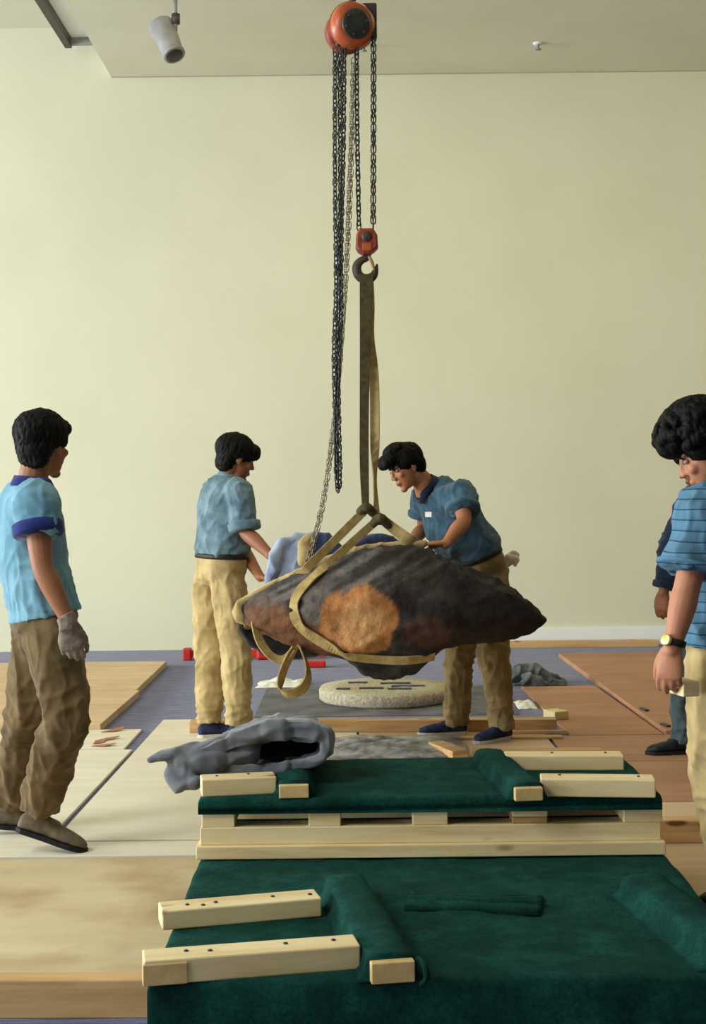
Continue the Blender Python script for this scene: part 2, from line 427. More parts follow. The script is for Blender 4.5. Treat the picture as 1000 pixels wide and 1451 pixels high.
# ================================================================== SETTING
WALL_D, CEIL, CEIL_UP = 12.27, 5.09, 5.53
SOF = -2.10
def struct(name, me, m, smooth=False):
    o = link(name, me, m, smooth=smooth); o['kind'] = 'structure'; return o
def boxmesh(lo, hi):
    b = MB(); b.box(lo, hi); return b.mesh()
struct('floor', boxmesh((-14.2, -7.2, -0.1), (5.5, WALL_D + .2, 0)), M['carpet'])
struct('wall_back', boxmesh((-14.2, WALL_D, 0), (5.5, WALL_D + .2, 5.7)), M['wall'])
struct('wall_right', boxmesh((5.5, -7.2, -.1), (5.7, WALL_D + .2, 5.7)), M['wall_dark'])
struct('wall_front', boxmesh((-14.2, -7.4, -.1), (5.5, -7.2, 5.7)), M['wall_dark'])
wl = MB()
wl.box((-14.2, -7.2, 0), (-14.0, -5.0, 5.7)); wl.box((-14.2, -5.0, 3.8), (-14.0, WALL_D, 5.7))
wl.box((-14.2, -5.0, 0), (-14.0, WALL_D, 0.12)); wl.box((-14.2, 12.0, .12), (-14.0, WALL_D, 3.8))
struct('wall_left', wl.mesh(), M['wall'])
wf = MB()
for y in (-5.0, -1.6, 1.8, 5.2, 8.6, 11.94):
    wf.box((-14.14, y, .12), (-14.06, y + .06, 3.8))
wf.box((-14.14, -5.0, .12), (-14.06, 12.0, .18)); wf.box((-14.14, -5.0, 3.74), (-14.06, 12.0, 3.8))
struct('window_1', wf.mesh(), M['dark_metal'])
struct('ceiling', boxmesh((SOF, -7.2, CEIL), (5.5, WALL_D, 5.7)), M['ceiling'])
struct('ceiling.001', boxmesh((-14.2, -7.2, CEIL_UP), (SOF, WALL_D, 5.7)), M['ceiling'])
struct('baseboard_back', bevel_box((0.3, WALL_D - .02, 0), (5.5, WALL_D, .165), .004), M['white'])
#, bevel_box((-14.0, WALL_D - .02, 0), (0.2, WALL_D, .165), .004), M['wall'])
# thin strip with the wall-to-ceiling shade line put into its colour
struct('shade_strip_1', boxmesh((SOF, WALL_D - .006, CEIL - .006), (5.5, WALL_D, CEIL)), M['gap'])

# ================================================================== FLOOR PROTECTION
def sheet(x0, x1, d0, d1, z0, th, m, label, rot=0.0, group='floor protection sheets', cat='plywood sheet'):
    c = V(((x0 + x1) / 2, (d0 + d1) / 2, z0))
    hx, hy = (x1 - x0) / 2, (d1 - d0) / 2
    me = bevel_box((-hx, -hy, 0), (hx, hy, th), .002, 1)
    o = link('plywood_sheet', me, M[m], loc=c, rot=Matrix.Rotation(radians(rot), 3, 'Z'), smooth=False)
    tag(o, label, cat, group); return o
sheet(-3.6, -1.50, 9.40, 11.05, 0.0, .045, 'ply_tan', 'far left plywood sheet raised on the purple carpet near the wall', .6)
sheet(-3.6, -1.47, 7.98, 9.38, 0.0, .045, 'ply_tan', 'left plywood sheet behind the walking man, butted to the far left sheet', -.4)
torn_board = sheet(-2.6, -1.235, 7.36, 7.97, 0.0, .014, 'ply_pale', 'small pale board at left with torn brown veneer on it')
sheet(-3.6, -1.20, 5.36, 7.34, 0.0, .014, 'ply_pale', 'pale plywood sheet under the feet of the left walking man', -.7)
sheet(-1.17, 0.0, 5.37, 8.30, 0.0, .014, 'ply_pale', 'pale plywood sheet between the carpet gap and the grey quilt', -.5)
sheet(-3.6, -.2, 5.12, 5.33, 0.0, .018, 'ply_pale', 'narrow pale strip of board crossing the floor at left')
sheet(-3.4, -.50, 3.70, 5.10, 0.0, .014, 'ply_stain', 'brown stained plywood sheet in the left foreground')
sheet(0.02, 1.05, 5.9, 7.80, 0.0, .014, 'ply_tan', 'tan plywood sheet under the bending man in front of the long timber')
sheet(1.70, 4.2, 7.62, 11.4, 0.0, .035, 'ply_red', 'large reddish plywood sheet at right running to the far carpet strip', .4)
sheet(1.17, 1.685, 7.62, 9.58, 0.0, .014, 'ply_red', 'reddish plywood strip between the grey pad and the large right sheet', 1.0)
sheet(1.07, 3.6, 6.86, 7.60, 0.0, .014, 'ply_red', 'reddish plywood sheet under the dark shoe at right')
sheet(1.07, 3.6, 5.95, 6.84, 0.0, .014, 'ply_red', 'brown plywood sheet right of the upper pallet')
sheet(0.95, 3.6, 4.2, 5.93, 0.0, .014, 'ply_tan', 'pale plywood sheet under the short timber at far right')
# laths right of the bending man's feet
def lath(x0, x1, d, z, w, h, m, label, cat='lath', rot=0):
    me = bevel_box((-(x1 - x0) / 2, -w / 2, 0), ((x1 - x0) / 2, w / 2, h), .002, 1)
    o = link('wooden_lath', me, M[m], loc=((x0 + x1) / 2, d, z), rot=Matrix.Rotation(radians(rot), 3, 'Z'), smooth=False)
    tag(o, label, cat); return o
lath(.55, 1.13, 7.53, .014, .07, .012, 'pine_aged', 'thin pale lath on the floor right of the bending man')
lath(.86, 1.18, 7.67, .014, .03, .018, 'pine_aged', 'short dark edged lath behind the thin pale lath')
lath(.60, 1.25, 7.0, .014, .16, .03, 'pine_aged', 'flat brown offcut board behind the upper pallet at right')

# ================================================================== CEILING FITTINGS
t = empty('ceiling_panel', (-2.4, 10.5, 5.3), 'white panel in a dark metal frame in the raised ceiling at upper left', 'light panel')
for lo, hi, nm, mm in (((-2.45, 8.0, 5.26), (-2.39, 12.0, 5.53), 'frame_rail', 'dark_metal'),
                       ((-2.45, 11.94, 5.28), (-1.99 - .11, 12.0, 5.34), 'frame_rail', 'grey_metal'),
                       ((-2.39, 8.0, 5.34), (SOF, 11.94, 5.36), 'diffuser', 'white')):
    link(nm, bevel_box(lo, hi, .004), M[mm], t, smooth=False)
def sprinkler(px, py, label):
    p = Zp(px, py, CEIL)
    t = empty('sprinkler_head', p, label, 'sprinkler', 'ceiling sprinklers')
    b = MB(); b.tube([p, p - V((0, 0, .012))], [.045, .038], 14, 1, False); link('rose', b.mesh(), M['white'], t)
    b = MB(); b.tube([p - V((0, 0, .01)), p - V((0, 0, .05))], [.012, .012], 8, 1, False)
    b.tube([p - V((0, 0, .05)), p - V((0, 0, .055))], [.028, .028], 10, 1, False); link('nozzle', b.mesh(), M['grey_metal'], t)
sprinkler(762, 61, 'small white sprinkler head on the ceiling right of the hoist')
sprinkler(515, 63, 'small white sprinkler head on the ceiling partly behind the hoist chains')

d0 = 9.9
t = empty('track_spotlight', P(248, 10, d0), 'grey cylindrical spotlight hanging from the ceiling at upper left', 'spotlight')
top = P(248, 20, d0); top.z = CEIL - .035
link('track', bevel_box((-2.0, d0 - .02, CEIL - .035), (0.2, d0 + .02, CEIL), .003), M['white'], t, smooth=False)
b = MB(); b.tube([top, P(248, 44, d0)], [.018, .018], 10, 1, False)
link('stem', b.mesh(), M['grey_metal'], t)
b = MB(); b.tube([P(249, 20, d0 - .01), P(249, 34, d0 - .01)], [.03, .03], 10, 1, False); link('joint', b.mesh(), M['dark_metal'], t)
a0, a1 = P(228, 36, d0 + .05), P(247, 78, d0 - .05)
ax = (a1 - a0).normalized()
b = MB(); b.tube([a0 - ax * .012, a0, a0 + ax * .02, a1 - ax * .03, a1], [.075, .092, .096, .076, .072], 24, 1, False)
h = link('lamp_head', b.mesh(), M['grey_metal'], t)
b = MB(); b.tube([a1 - ax * .03, a1 - ax * .022, a1 + ax * .002, a1 + ax * .006], [.075, .081, .081, .074], 24, 1, False); link('rim', b.mesh(), M['grey_metal'], h)
b = MB(); b.tube([a1 + ax * .004, a1 + ax * .008], [.066, .06], 24, 1, False); link('lens', b.mesh(), M['dark_metal'], h)

# ================================================================== CHAIN HOIST
HD = 7.0
def chain(path, pitch=.0235, width=.0105, wire=.0034, seg=5, tw=0.0, start=0):
    """one mesh of interlocking links along a polyline"""
    b = MB(); pts = catmull([V(p) for p in path], 12)
    L = [0.0]
    for i in range(1, len(pts)): L.append(L[-1] + (pts[i] - pts[i - 1]).length)
    n = int(L[-1] / pitch); j = 0
    for k in range(n):
        s_ = (k + .5) * pitch
        while j < len(L) - 2 and L[j + 1] < s_: j += 1
        u = (s_ - L[j]) / max(L[j + 1] - L[j], 1e-6)
        c = pts[j].lerp(pts[j + 1], u); T = (pts[j + 1] - pts[j]).normalized()
        ref = V((1, 0, 0)) if abs(T.x) < .8 else V((0, 0, 1))
        A = (ref - T * ref.dot(T)).normalized(); B = T.cross(A)
        a = tw + (k + start) % 2 * pi / 2 + 0.5 + .25 * sin(k * 1.3)
        Wd = A * cos(a) + B * sin(a); Nn = T.cross(Wd)
        hl = pitch * .5 + wire - width * .5 + .003
        rings = []
        loop = []
        for q in range(5): th = -pi / 2 + pi * q / 4; loop.append((hl + width * .9 * cos(th), width * sin(th)))
        for q in range(5): th = pi / 2 + pi * q / 4; loop.append((-hl + width * .9 * cos(th), width * sin(th)))
        for i, (lx, lw) in enumerate(loop):
            cx_ = c + T * lx + Wd * lw
            o_ = (T * (lx - (hl if i < 5 else -hl)) * 1.1 + Wd * lw).normalized()
            rings.append([cx_ + o_ * (wire * cos(2 * pi * e / seg)) + Nn * (wire * sin(2 * pi * e / seg)) for e in range(seg)])
        b.loft(rings, closed=True)
    return b.mesh()

hc = P(499, 37, HD)
hoist = empty('chain_hoist', V((hc.x, hc.y, CEIL)), 'orange manual chain hoist with dark chains and a red hook block above the stone', 'chain hoist')
axs = V((.30, -.94, -.14)).normalized()
def disc(c, axis, prof, n=36):
    b = MB(); b.tube([c + axis * p for p, r in prof], [r for p, r in prof], n, 1, False); return b.mesh()
cv = link('gear_cover', disc(hc, axs, [(-.06, .075), (-.055, .092), (-.03, .112), (.0, .119), (.025, .116), (.045, .104), (.058, .086), (.062, .074)]), M['orange'], hoist)
link('face_plate', disc(hc, axs, [(.055, .072), (.066, .074), (.070, .068), (.071, .02)]), M['plate_dark'], cv)
link('seam_band', disc(hc, axs, [(-.008, .117), (-.006, .1215), (.004, .1215), (.006, .117)]), M['orange_red'], cv)
for k in range(6):
    a = 2 * pi * k / 6 + .3
    e1 = axs.cross(V((0, 0, 1))).normalized(); e2 = axs.cross(e1)
    link('bolt', disc(hc + (e1 * cos(a) + e2 * sin(a)) * .054 + axs * .066, axs, [(0, .007), (.010, .007), (.012, .005)], 6), M['dark_metal'], cv)
link('hand_wheel_cover', disc(hc + V((-.026, .07, -.005)), axs, [(-.05, .08), (-.045, .108), (.005, .11), (.012, .09)]), M['orange_red'], hoist)
link('side_plate', bevel_box((hc.x - .03, hc.y + .0, hc.z - .06), (hc.x + .125, hc.y + .05, hc.z + .12), .01), M['dark_metal'], hoist, smooth=False)
b = MB(); cc = P(529, 30, HD)
b.tube([cc + V((-.03, .02, .03)), cc + V((0, .02, .03)), cc + V((0, .02, -.02))], [.014, .014, .012], 10, 3); link('chain_anchor', b.mesh(), M['dark_metal'], hoist)
for px in (480, 488, 505):
    g = MB(); q = P(px, 66, HD); g.tube([q + V((0, 0, .04)), q], [.018, .016], 10, 1, False); link('chain_guide', g.mesh(), M['dark_metal'], hoist)
# suspension hook and chain up to the ceiling
b = MB(); z0 = hc.z + .1
b.tube([(hc.x, hc.y, z0), (hc.x, hc.y, z0 + .05), (hc.x - .035, hc.y, z0 + .1), (hc.x, hc.y, z0 + .15), (hc.x + .033, hc.y, z0 + .115)], [.02, .017, .017, .013, .007], 12, 4)
link('top_hook', b.mesh(), M['hook_dark'], hoist)
b = MB(); b.tube([(hc.x, hc.y, CEIL), (hc.x, hc.y, CEIL - .012)], [.08, .08], 20, 1, False); b.tube([(hc.x, hc.y, CEIL - .01), (hc.x, hc.y, CEIL - .09)], [.02, .014], 10, 1, False)
link('ceiling_anchor', b.mesh(), M['dark_metal'], hoist)
c = link('suspension_chain', chain([(hc.x, hc.y, CEIL - .07), (hc.x, hc.y, (CEIL + z0) / 2), (hc.x, hc.y, z0 + .135)], .045, .018, .006, 6), M['iron'], hoist); c['kind'] = 'stuff'
def strand(name, pts, m='iron', tw=0, **k):
    o = link(name, chain([P(x, y, d) for x, y, d in pts], tw=tw, **k), M[m], hoist); o['kind'] = 'stuff'; return o
strand('load_chain', [(505, 66, HD), (506, 190, HD), (508.5, 328, HD)], tw=.3, pitch=.0255, width=.0115, wire=.0038)
strand('load_chain', [(529, 28, HD), (529, 180, HD), (528.5, 328, HD)], tw=.9, pitch=.0255, width=.0115, wire=.0038)
# slack chain hanging in bights left of the load chains
strand('hand_chain', [(474.5, 70, HD), (474.5, 250, HD), (476, 400, HD - .02), (473, 500, HD - .02), (475, 600, HD - .02), (476.5, 670, HD - .02), (479, 695, HD), (481.5, 670, HD + .01), (480, 600, HD + .02), (479, 480, HD + .02), (482, 300, HD + .02), (481, 70, HD + .02)])
strand('hand_chain', [(487.5, 66, HD), (486.5, 200, HD), (483.5, 330, HD), (482.5, 450, HD), (477.5, 560, HD - .03), (476.5, 640, HD - .03), (478, 684, HD - .03)], tw=.6)
strand('hand_chain', [(500, 84, HD + .06), (496, 220, HD + .06), (491, 340, HD + .06), (488, 420, HD + .05), (480, 540, HD + .05), (471, 605, HD + .04), (463, 670, HD), (451, 735, HD), (440, 775, HD - .05), (432, 805, HD - .16)], 'chain_bright', pitch=.027, width=.010, wire=.0024)
strand('hand_chain', [(503, 84, HD + .08), (494, 330, HD + .08), (484, 480, HD + .06), (474, 600, HD + .05), (468, 650, HD + .02), (457, 720, HD + .02), (446, 765, HD - .03), (438, 803, HD - .14)], 'chain_bright', tw=.8, pitch=.027, width=.010, wire=.0024)
# hook block
bc = P(519.5, 343, HD); sx = HD / F_PX
outl = [(-11, -18), (9, -18), (15, -9), (16, 9), (11, 14), (3, 19), (-5, 19), (-13, 14), (-16, 9), (-15, -9)]
b = MB()
for yy, sc in ((-.05, .8),): pass
b.loft([[bc + V((x * sx * q, yy, -y * sx * q)) for x, y in outl] for yy, q in ((-.048, .82), (-.04, .97), (-.012, 1.0), (.012, 1.0), (.04, .97), (.048, .82))])
blk = link('hook_block', b.mesh(), M['orange_red'], hoist, smooth=False)
link('sheave_pin', disc(bc + V((0, -.046, .02)), V((0, -1, 0)), [(0, .026), (.006, .026), (.01, .018)], 18), M['hook_dark'], blk)
link('nameplate', bevel_box((bc.x - .022, bc.y - .051, bc.z - .05), (bc.x + .022, bc.y - .045, bc.z - .012), .002), M['orange'], blk, smooth=False)
b = MB()
b.tube([P(x, y, HD) for x, y in ((521, 358), (520, 365), (512, 369), (506, 376), (506, 386), (511, 393), (520, 396), (528.5, 391), (532, 383), (534, 375))],
       [.016, .017, .019, .023, .024, .025, .026, .022, .015, .005], 14, 4)
link('hook', b.mesh(), M['hook_dark'], blk)
b = MB(); b.tube([P(523, 364, HD - .02), P(527, 372, HD - .02), P(530, 383, HD - .01)], [.008, .009, .006], 8, 3, flat=(V((0, 1, 0)), .5)); link('hook_latch', b.mesh(), M['web_tan'], blk)

# ================================================================== STONE
SD = 6.98
sxp = [337, 345, 360, 380, 400, 430, 460, 495, 530, 560, 585, 610, 640, 670, 700, 725, 750, 765, 774]
stop = [864, 851, 840, 830, 821, 808, 796, 783, 775, 772, 772, 777, 789, 803, 817, 829, 851, 866, 876]
sbot = [880, 887, 895, 905, 913, 921, 927, 931, 930, 928, 926, 923, 919, 914, 910, 905, 898, 890, 880]
shw = [.05, .09, .14, .19, .23, .28, .32, .35, .37, .38, .37, .36, .33, .30, .25, .20, .13, .08, .02]
bxp = [490, 500, 515, 530, 545, 565, 585, 605, 622]
bbt = [0, 9, 24, 32, 36, 34, 25, 12, 0]
def interp(x, xs, ys):
    if x <= xs[0]: return ys[0]
    for i in range(1, len(xs)):
        if x <= xs[i]:
            t = (x - xs[i - 1]) / (xs[i] - xs[i - 1]); return ys[i - 1] + (ys[i] - ys[i - 1]) * t
    return ys[-1]
def build_stone():
    NX, NA = 150, 96
    rings = []
    for i in range(NX + 1):
        px = 337 + 437 * i / NX
        zt = P(px, interp(px, sxp, stop), SD).z; zb = P(px, interp(px, sxp, sbot), SD).z
        wv = interp(px, sxp, shw); x = P(px, 850, SD).x
        bul = interp(px, bxp, bbt) * SD / F_PX if 490 < px < 622 else 0
        ring = []
        zm = zb + (zt - zb) * .42
        for k in range(NA):
            a = 2 * pi * k / NA; ca, sa = cos(a), sin(a)
            # faceted section: a sloping upper front face meets an upright lower front face
            cy = (abs(ca) ** .75) * (1 if ca > 0 else -1); cz = (abs(sa) ** .85) * (1 if sa > 0 else -1)
            y = SD - wv * cy * (1.0 if ca > 0 else 1.0)
            z = zm + (zt - zm) * cz if sa > 0 else zm + (zm - zb) * cz
            if bul and sa < 0:
                z -= bul * max(0, (-sa)) ** 5
            ring.append(V((x, y, z)))
        rings.append(ring)
    b = MB(); b.loft(rings)
    me = b.mesh()
    # broken faces: push what stands proud of random planes back onto them
    rnd = random.Random(21); cen = V((P(545, 850, SD).x, SD, P(545, 850, SD).z))
    R = V((.78, .38, .26)); planes = [(V((.05, -.62, .78)).normalized(), .86), (V((-.3, -.7, .55)).normalized(), .91), (V((.3, -.75, .42)).normalized(), .88), (V((.2, -.8, -.45)).normalized(), .91), (V((-.25, -.85, -.4)).normalized(), .93), (V((.05, -1, -.05)).normalized(), .93)]
    for k in range(70):
        d = V((rnd.uniform(-1, 1), rnd.uniform(-1, .6), rnd.uniform(-1, 1))).normalized()
        d = V((d.x * .45, d.y, d.z)).normalized()
        if abs(d.z) > .9: continue
        planes.append((d, rnd.uniform(.925, .985)))
    vs_ = [v.co for v in me.vertices]
    for d, q in planes:
        sup = max((c - cen).dot(d) for c in vs_)
        lim = sup * q
        for c in vs_:
            e = (c - cen).dot(d) - lim
            if e > 0:
                k = (.25 if abs(c.y - SD) < .04 else 1.0) * max(0, min(1, (P(774, 876, SD).x - c.x) / .22))
                c -= d * e * k
    def fn(c, n):
        big = nz(c, 4.5, 4.5, 4.5, 3) * .022
        u = c.x * .5 - c.z
        rid = 1 - abs(noise.noise(V((c.x * 5 + c.z * 6, c.y * 5, u * 26))))
        up = max(0, min(1, (c.z - .78) / .12))
        fine = nz(c, 24, 24, 24, 1) * .006 + nz(c, 60, 60, 60) * .003 + (1 - 2 * abs(nz(c, 12, 12, 12, 8))) * .006
        edge = 1.0 if .12 < (c.x + .58) < 1.5 else .4
        return (big * edge + (rid - .6) * .03 * up * (1 if n.y < .3 else .3) + fine)
    displace(me, fn)
    def col(c):
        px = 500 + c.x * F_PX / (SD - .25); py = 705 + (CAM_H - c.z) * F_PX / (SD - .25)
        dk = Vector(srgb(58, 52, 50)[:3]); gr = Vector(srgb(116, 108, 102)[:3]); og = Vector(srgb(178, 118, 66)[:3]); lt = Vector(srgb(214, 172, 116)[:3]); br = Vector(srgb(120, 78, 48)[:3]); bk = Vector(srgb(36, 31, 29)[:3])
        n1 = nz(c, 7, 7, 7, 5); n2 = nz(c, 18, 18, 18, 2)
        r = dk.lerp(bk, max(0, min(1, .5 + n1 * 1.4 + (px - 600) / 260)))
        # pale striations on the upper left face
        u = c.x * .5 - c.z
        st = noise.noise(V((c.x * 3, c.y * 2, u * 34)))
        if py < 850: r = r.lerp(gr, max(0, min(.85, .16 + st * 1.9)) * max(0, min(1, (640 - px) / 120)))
        front = c.y < SD + .05
        def m(cx, cy, rx, ry, s=6):
            q = sqrt(((px - cx) / rx) ** 2 + ((py - cy) / ry) ** 2) + n1 * .35 + n2 * .12
            return max(0, min(1, (1 - q) * s + .5))
        if front:
            r = r.lerp(br, m(415, 905, 85, 30, 3) * .85)
            r = r.lerp(br, m(380, 872, 34, 22, 3) * .7)
            r = r.lerp(gr, m(448, 858, 26, 26, 8) * .8)
            r = r.lerp(br, m(600, 896, 40, 22, 2) * .3)
            r = r.lerp(og, m(507, 880, 54, 48, 9))
            r = r.lerp(lt, m(505, 888, 34, 34, 2) * (.35 + .5 * max(0, n2)))
            r = r.lerp(gr * .7, m(372, 850, 30, 9, 4) * .6)
        return r
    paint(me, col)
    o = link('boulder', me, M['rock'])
    tag(o, 'large dark boulder with a tan patch slung in mid air above the round base', 'boulder')
    return o
stone = build_stone()
bpy.context.view_layer.update()
_sb = BVHTree.FromPolygons([v.co.copy() for v in stone.data.vertices], [tuple(p.vertices) for p in stone.data.polygons])
def on_stone(px, py, off=.008):
    d = ray(px, py).normalized()
    h = _sb.ray_cast(CAM, d)
    if h[0] is None: return None
    return h[0] + h[1] * off, h[1]

# ------------------------------------------------------------------ webbing straps
def ribbon(pts, wid, widths, th=.006, sub=6):
    """wid: list of width direction vectors (or one)"""
    pts = [V(p) for p in pts]
    ws = [V(x).normalized() for x in wid] if isinstance(wid, list) else [V(wid).normalized()] * len(pts)
    wd = widths if isinstance(widths, list) else [widths] * len(pts)
    Pp = catmull(pts, sub); Ww = catmull(ws, sub); Wd = catmull([float(x) for x in wd], sub)
    rings = []
    for i, p in enumerate(Pp):
        t = (Pp[min(i + 1, len(Pp) - 1)] - Pp[max(i - 1, 0)]).normalized()
        wv = (Ww[i] - t * Ww[i].dot(t)).normalized(); n = t.cross(wv)
        a = wv * Wd[i] / 2; q = n * th / 2
        rings.append([p - a - q, p - a * .96 - q * 1.3, p + a * .96 - q * 1.3, p + a - q, p + a + q, p + a * .96 + q * 1.3, p - a * .96 + q * 1.3, p - a + q])
    b = MB(); b.loft(rings); me = b.mesh(); me['crisp'] = 1; return me
X, Y, Zv = V((1, 0, 0)), V((0, 1, 0)), V((0, 0, 1))
sl = empty('webbing_sling', P(518, 400, HD), 'webbing sling, darkened in colour for its shade, hanging straight from the hook to its knot', 'sling', 'webbing slings on the hook')
link('strap', ribbon([P(519.5, 389, HD - .03), P(519, 400, HD - .035), P(517.5, 480, HD - .02), P(516, 580, HD), P(516, 660, HD), P(518, 722, HD)],
                     [X, X, X, X, X, X], [.066, .068, .056, .047, .046, .036]), M['web_shaded'], sl)
b = MB(); k1 = P(519, 722, HD)
b.tube([k1 + V((-.035, 0, -.01)), k1 + V((0, -.03, .012)), k1 + V((.035, 0, -.016))], [.02, .026, .02], 10, 4); b.ell(k1, (X, Y, Zv), (.03, .03, .024))
link('knot', b.remesh(.005), M['web_shaded'], sl)
link('strap_leg', ribbon([P(515, 725, HD), P(490, 750, HD - .03), P(458, 782, HD - .1), P(434, 806, HD - .18), P(424, 816, HD - .1)], [V((-.65, -.2, .75))] * 5, .044), M['web_tan'], sl)
link('strap_leg', ribbon([P(523, 724, HD), P(540, 738, HD - .01)], V((.5, -.2, .8)), .036), M['web_shaded'], sl)

s2 = empty('webbing_sling', P(525, 398, HD + .03), 'tan twisted webbing sling wrapped round the front of the boulder', 'sling', 'webbing slings on the hook')
link('strap', ribbon([P(522, 389, HD + .03), P(524, 430, HD + .03), P(525.5, 480, HD + .03), P(530, 540, HD + .03), P(531, 610, HD + .03), P(531, 680, HD + .02), P(534, 735, HD)],
                     [V((.9, .4, 0)), V((.9, .4, 0)), V((.7, .7, 0)), V((1, -.3, 0)), V((1, -.5, 0)), V((.5, 1, 0)), V((1, .2, 0))], [.05, .05, .045, .05, .052, .034, .034]), M['web_tan'], s2)
b = MB(); k2 = P(538, 737, HD)
b.tube([k2 + V((-.04, 0, -.025)), k2 + V((0, -.03, .012)), k2 + V((.04, 0, -.025))], [.02, .027, .022], 10, 4); b.ell(k2, (X, Y, Zv), (.032, .03, .026))
link('knot', b.remesh(.005), M['web_shaded'], s2)
pts, wds = [P(531, 740, HD), P(505, 763, HD - .06), P(475, 790, HD - .14)], [V((-.65, -.2, .75))] * 3
for px, py in ((447, 818), (428, 836), (419, 855), (419, 872), (428, 888), (446, 902), (468, 915), (486, 924)):
    h = on_stone(px, py, .012)
    if h: pts.append(h[0]); wds.append(None)
pts += [P(500, 927, SD - .22), P(540, 930, SD - .2), P(580, 928, SD - .2), P(612, 924, SD - .18)]; wds += [None] * 4
for i in range(3, len(pts)):
    t = (pts[min(i + 1, len(pts) - 1)] - pts[i - 1]).normalized()
    h = _sb.find_nearest(pts[i]); n = h[1] if h[1].dot(pts[i] - V((pts[i].x, SD, .75))) > 0 else -h[1]
    if i > len(pts) - 5: n = V((0, -.8, -.6))
    pts[i] = h[0] + n * .012
    wv = n.cross(t).normalized()
    wds[i] = wv if wv.dot(wds[i - 1]) > 0 else -wv
link('strap_leg', ribbon(pts, wds, [.042] * 3 + [.052] * (len(pts) - 3), .007, 5), M['web_tan'], s2)
link('strap_leg', ribbon([P(544, 738, HD), P(560, 751, HD), P(578, 764, HD - .02), P(592, 772, HD + .02)], [V((.55, -.2, .8))] * 4, [.05, .056, .06, .06]), M['web_tan'], s2)

s3 = empty('loose_strap', P(415, 918, 6.8), 'loose tan strap hanging in a loop below the left end of the boulder', 'strap')
link('strap_tail', ribbon([P(361, 868, 6.9), P(362, 888, 6.86), P(370, 912, 6.82), P(386, 931, 6.8), P(402, 934, 6.8), P(416, 919, 6.8)], [V((.55, .8, .15)), V((.6, .8, .1)), V((.5, .7, .4)), V((.2, .7, .6)), V((.0, .7, .7)), V((.0, .8, .5))], .05), M['web_tan'], s3)
link('strap_loop', ribbon([P(418, 917, 6.8), P(408, 935, 6.8), P(399, 958, 6.8), P(398, 976, 6.8), P(410, 983, 6.8), P(428, 976, 6.8), P(436, 960, 6.8), P(434, 940, 6.8), P(426, 921, 6.8), P(420, 915, 6.8)],
                          [V((.25, .78, -.55))] * 10, [.06, .07, .075, .08, .085, .085, .08, .075, .07, .06]), M['web_tan'], s3)

# ------------------------------------------------------------------ padding round the boulder
def padmesh(build, vox=.01, amp=.008, sc=9, smooth=4):
    b = MB(); build(b); me = b.remesh(vox, smooth)
    displace(me, lambda c, n: amp * 1.6 * max(0.0, 1 - 2.6 * abs(nz(c, sc, sc, sc * .6, 4))) ** 1.5 - amp * .5 + amp * .6 * nz(c, sc * 2.5, sc * 2.5, sc * 2.5))
    return me
def rimpad(b):
    b.tube([P(352, 882, SD - .03), P(338, 874, SD - .05), P(340, 858, SD), P(362, 842, SD + .02), P(400, 823, SD + .03), P(450, 799, SD + .03), P(500, 781, SD + .03), P(550, 772, SD + .03), P(602, 770, SD + .03)],
           [.018, .026, .026, .023, .021, .021, .021, .018, .016], 12, 5)
    b.loft([[P(x, y, SD + .03) + V((0, 0, o)), P(x, y, SD + .2) + V((0, 0, o - .04)), P(x, y, SD + .3) + V((0, 0, -.12)), P(x, y, SD + .3) + V((0, 0, -.15)), P(x, y, SD + .2) + V((0, 0, -.07)), P(x, y, SD + .03) + V((0, 0, -.02))] for x, y, o in ((345, 864, 0), (400, 825, 0), (450, 800, 0), (500, 783, 0), (550, 774, 0), (600, 772, 0))])
o = link('canvas_pad', padmesh(rimpad, .008, .004, 14), M['canvas']); tag(o, 'tan canvas pad with a rolled edge lying along the top left ridge of the boulder', 'pad')
def darkpad(b):
    for dy in (0,):
        rings = []
        for px in (338, 352, 372, 395, 420, 450, 480):
            yb = interp(px, [338, 352, 372, 395, 420, 450, 480], [892, 915, 928, 934, 934, 930, 926])
            rings.append([P(px, 868, SD + .30), P(px, (868 + yb) / 2, SD + .34), P(px, yb, SD + .26), P(px, yb - 4, SD + .22), P(px, (868 + yb) / 2, SD + .28), P(px, 868, SD + .24)])
        b.loft(rings)
o = link('hanging_pad', padmesh(darkpad, .008, .006, 10), M['pad_black']); tag(o, 'charcoal pad hanging behind the left underside of the boulder', 'pad')
def blue1(b):
    rings = []
    for px, yt, yb in ((378, 812, 832), (388, 788, 826), (402, 768, 822), (420, 763, 814), (438, 763, 806)):
        rings.append([P(px, yt, SD + .20), P(px + 3, (yt + yb) / 2, SD + .15), P(px, yb, SD + .12), P(px, yb + 4, SD + .30), P(px + 3, (yt + yb) / 2, SD + .36), P(px, yt + 2, SD + .34)])
    b.loft(rings)
    b.tube([P(379, 828, SD + .12), P(386, 804, SD + .14), P(396, 780, SD + .17), P(404, 768, SD + .2)], [.03, .034, .032, .028], 10, 4)
    b.tube([P(404, 767, SD + .2), P(425, 762, SD + .22), P(445, 762, SD + .22)], [.026, .024, .022], 10, 4)
o = link('blue_quilt', padmesh(blue1, .008, .012, 10, 2), M['quilt_blue']); tag(o, 'light blue grey quilt folded upright behind the top left of the boulder', 'quilt', 'quilts on the boulder')
def navy1(b):
    b.tube([P(436, 775, SD + .2), P(450, 768, SD + .19), P(466, 770, SD + .18), P(482, 778, SD + .17)], [.04, .05, .045, .03], 10, 4)
    b.tube([P(440, 795, SD + .17), P(460, 786, SD + .17), P(480, 783, SD + .17)], [.05, .05, .03], 10, 4)
o = link('blue_quilt', padmesh(navy1, .008, .009, 10), M['quilt_navy']); tag(o, 'dark navy quilt bunched behind the left strap legs', 'quilt', 'quilts on the boulder')
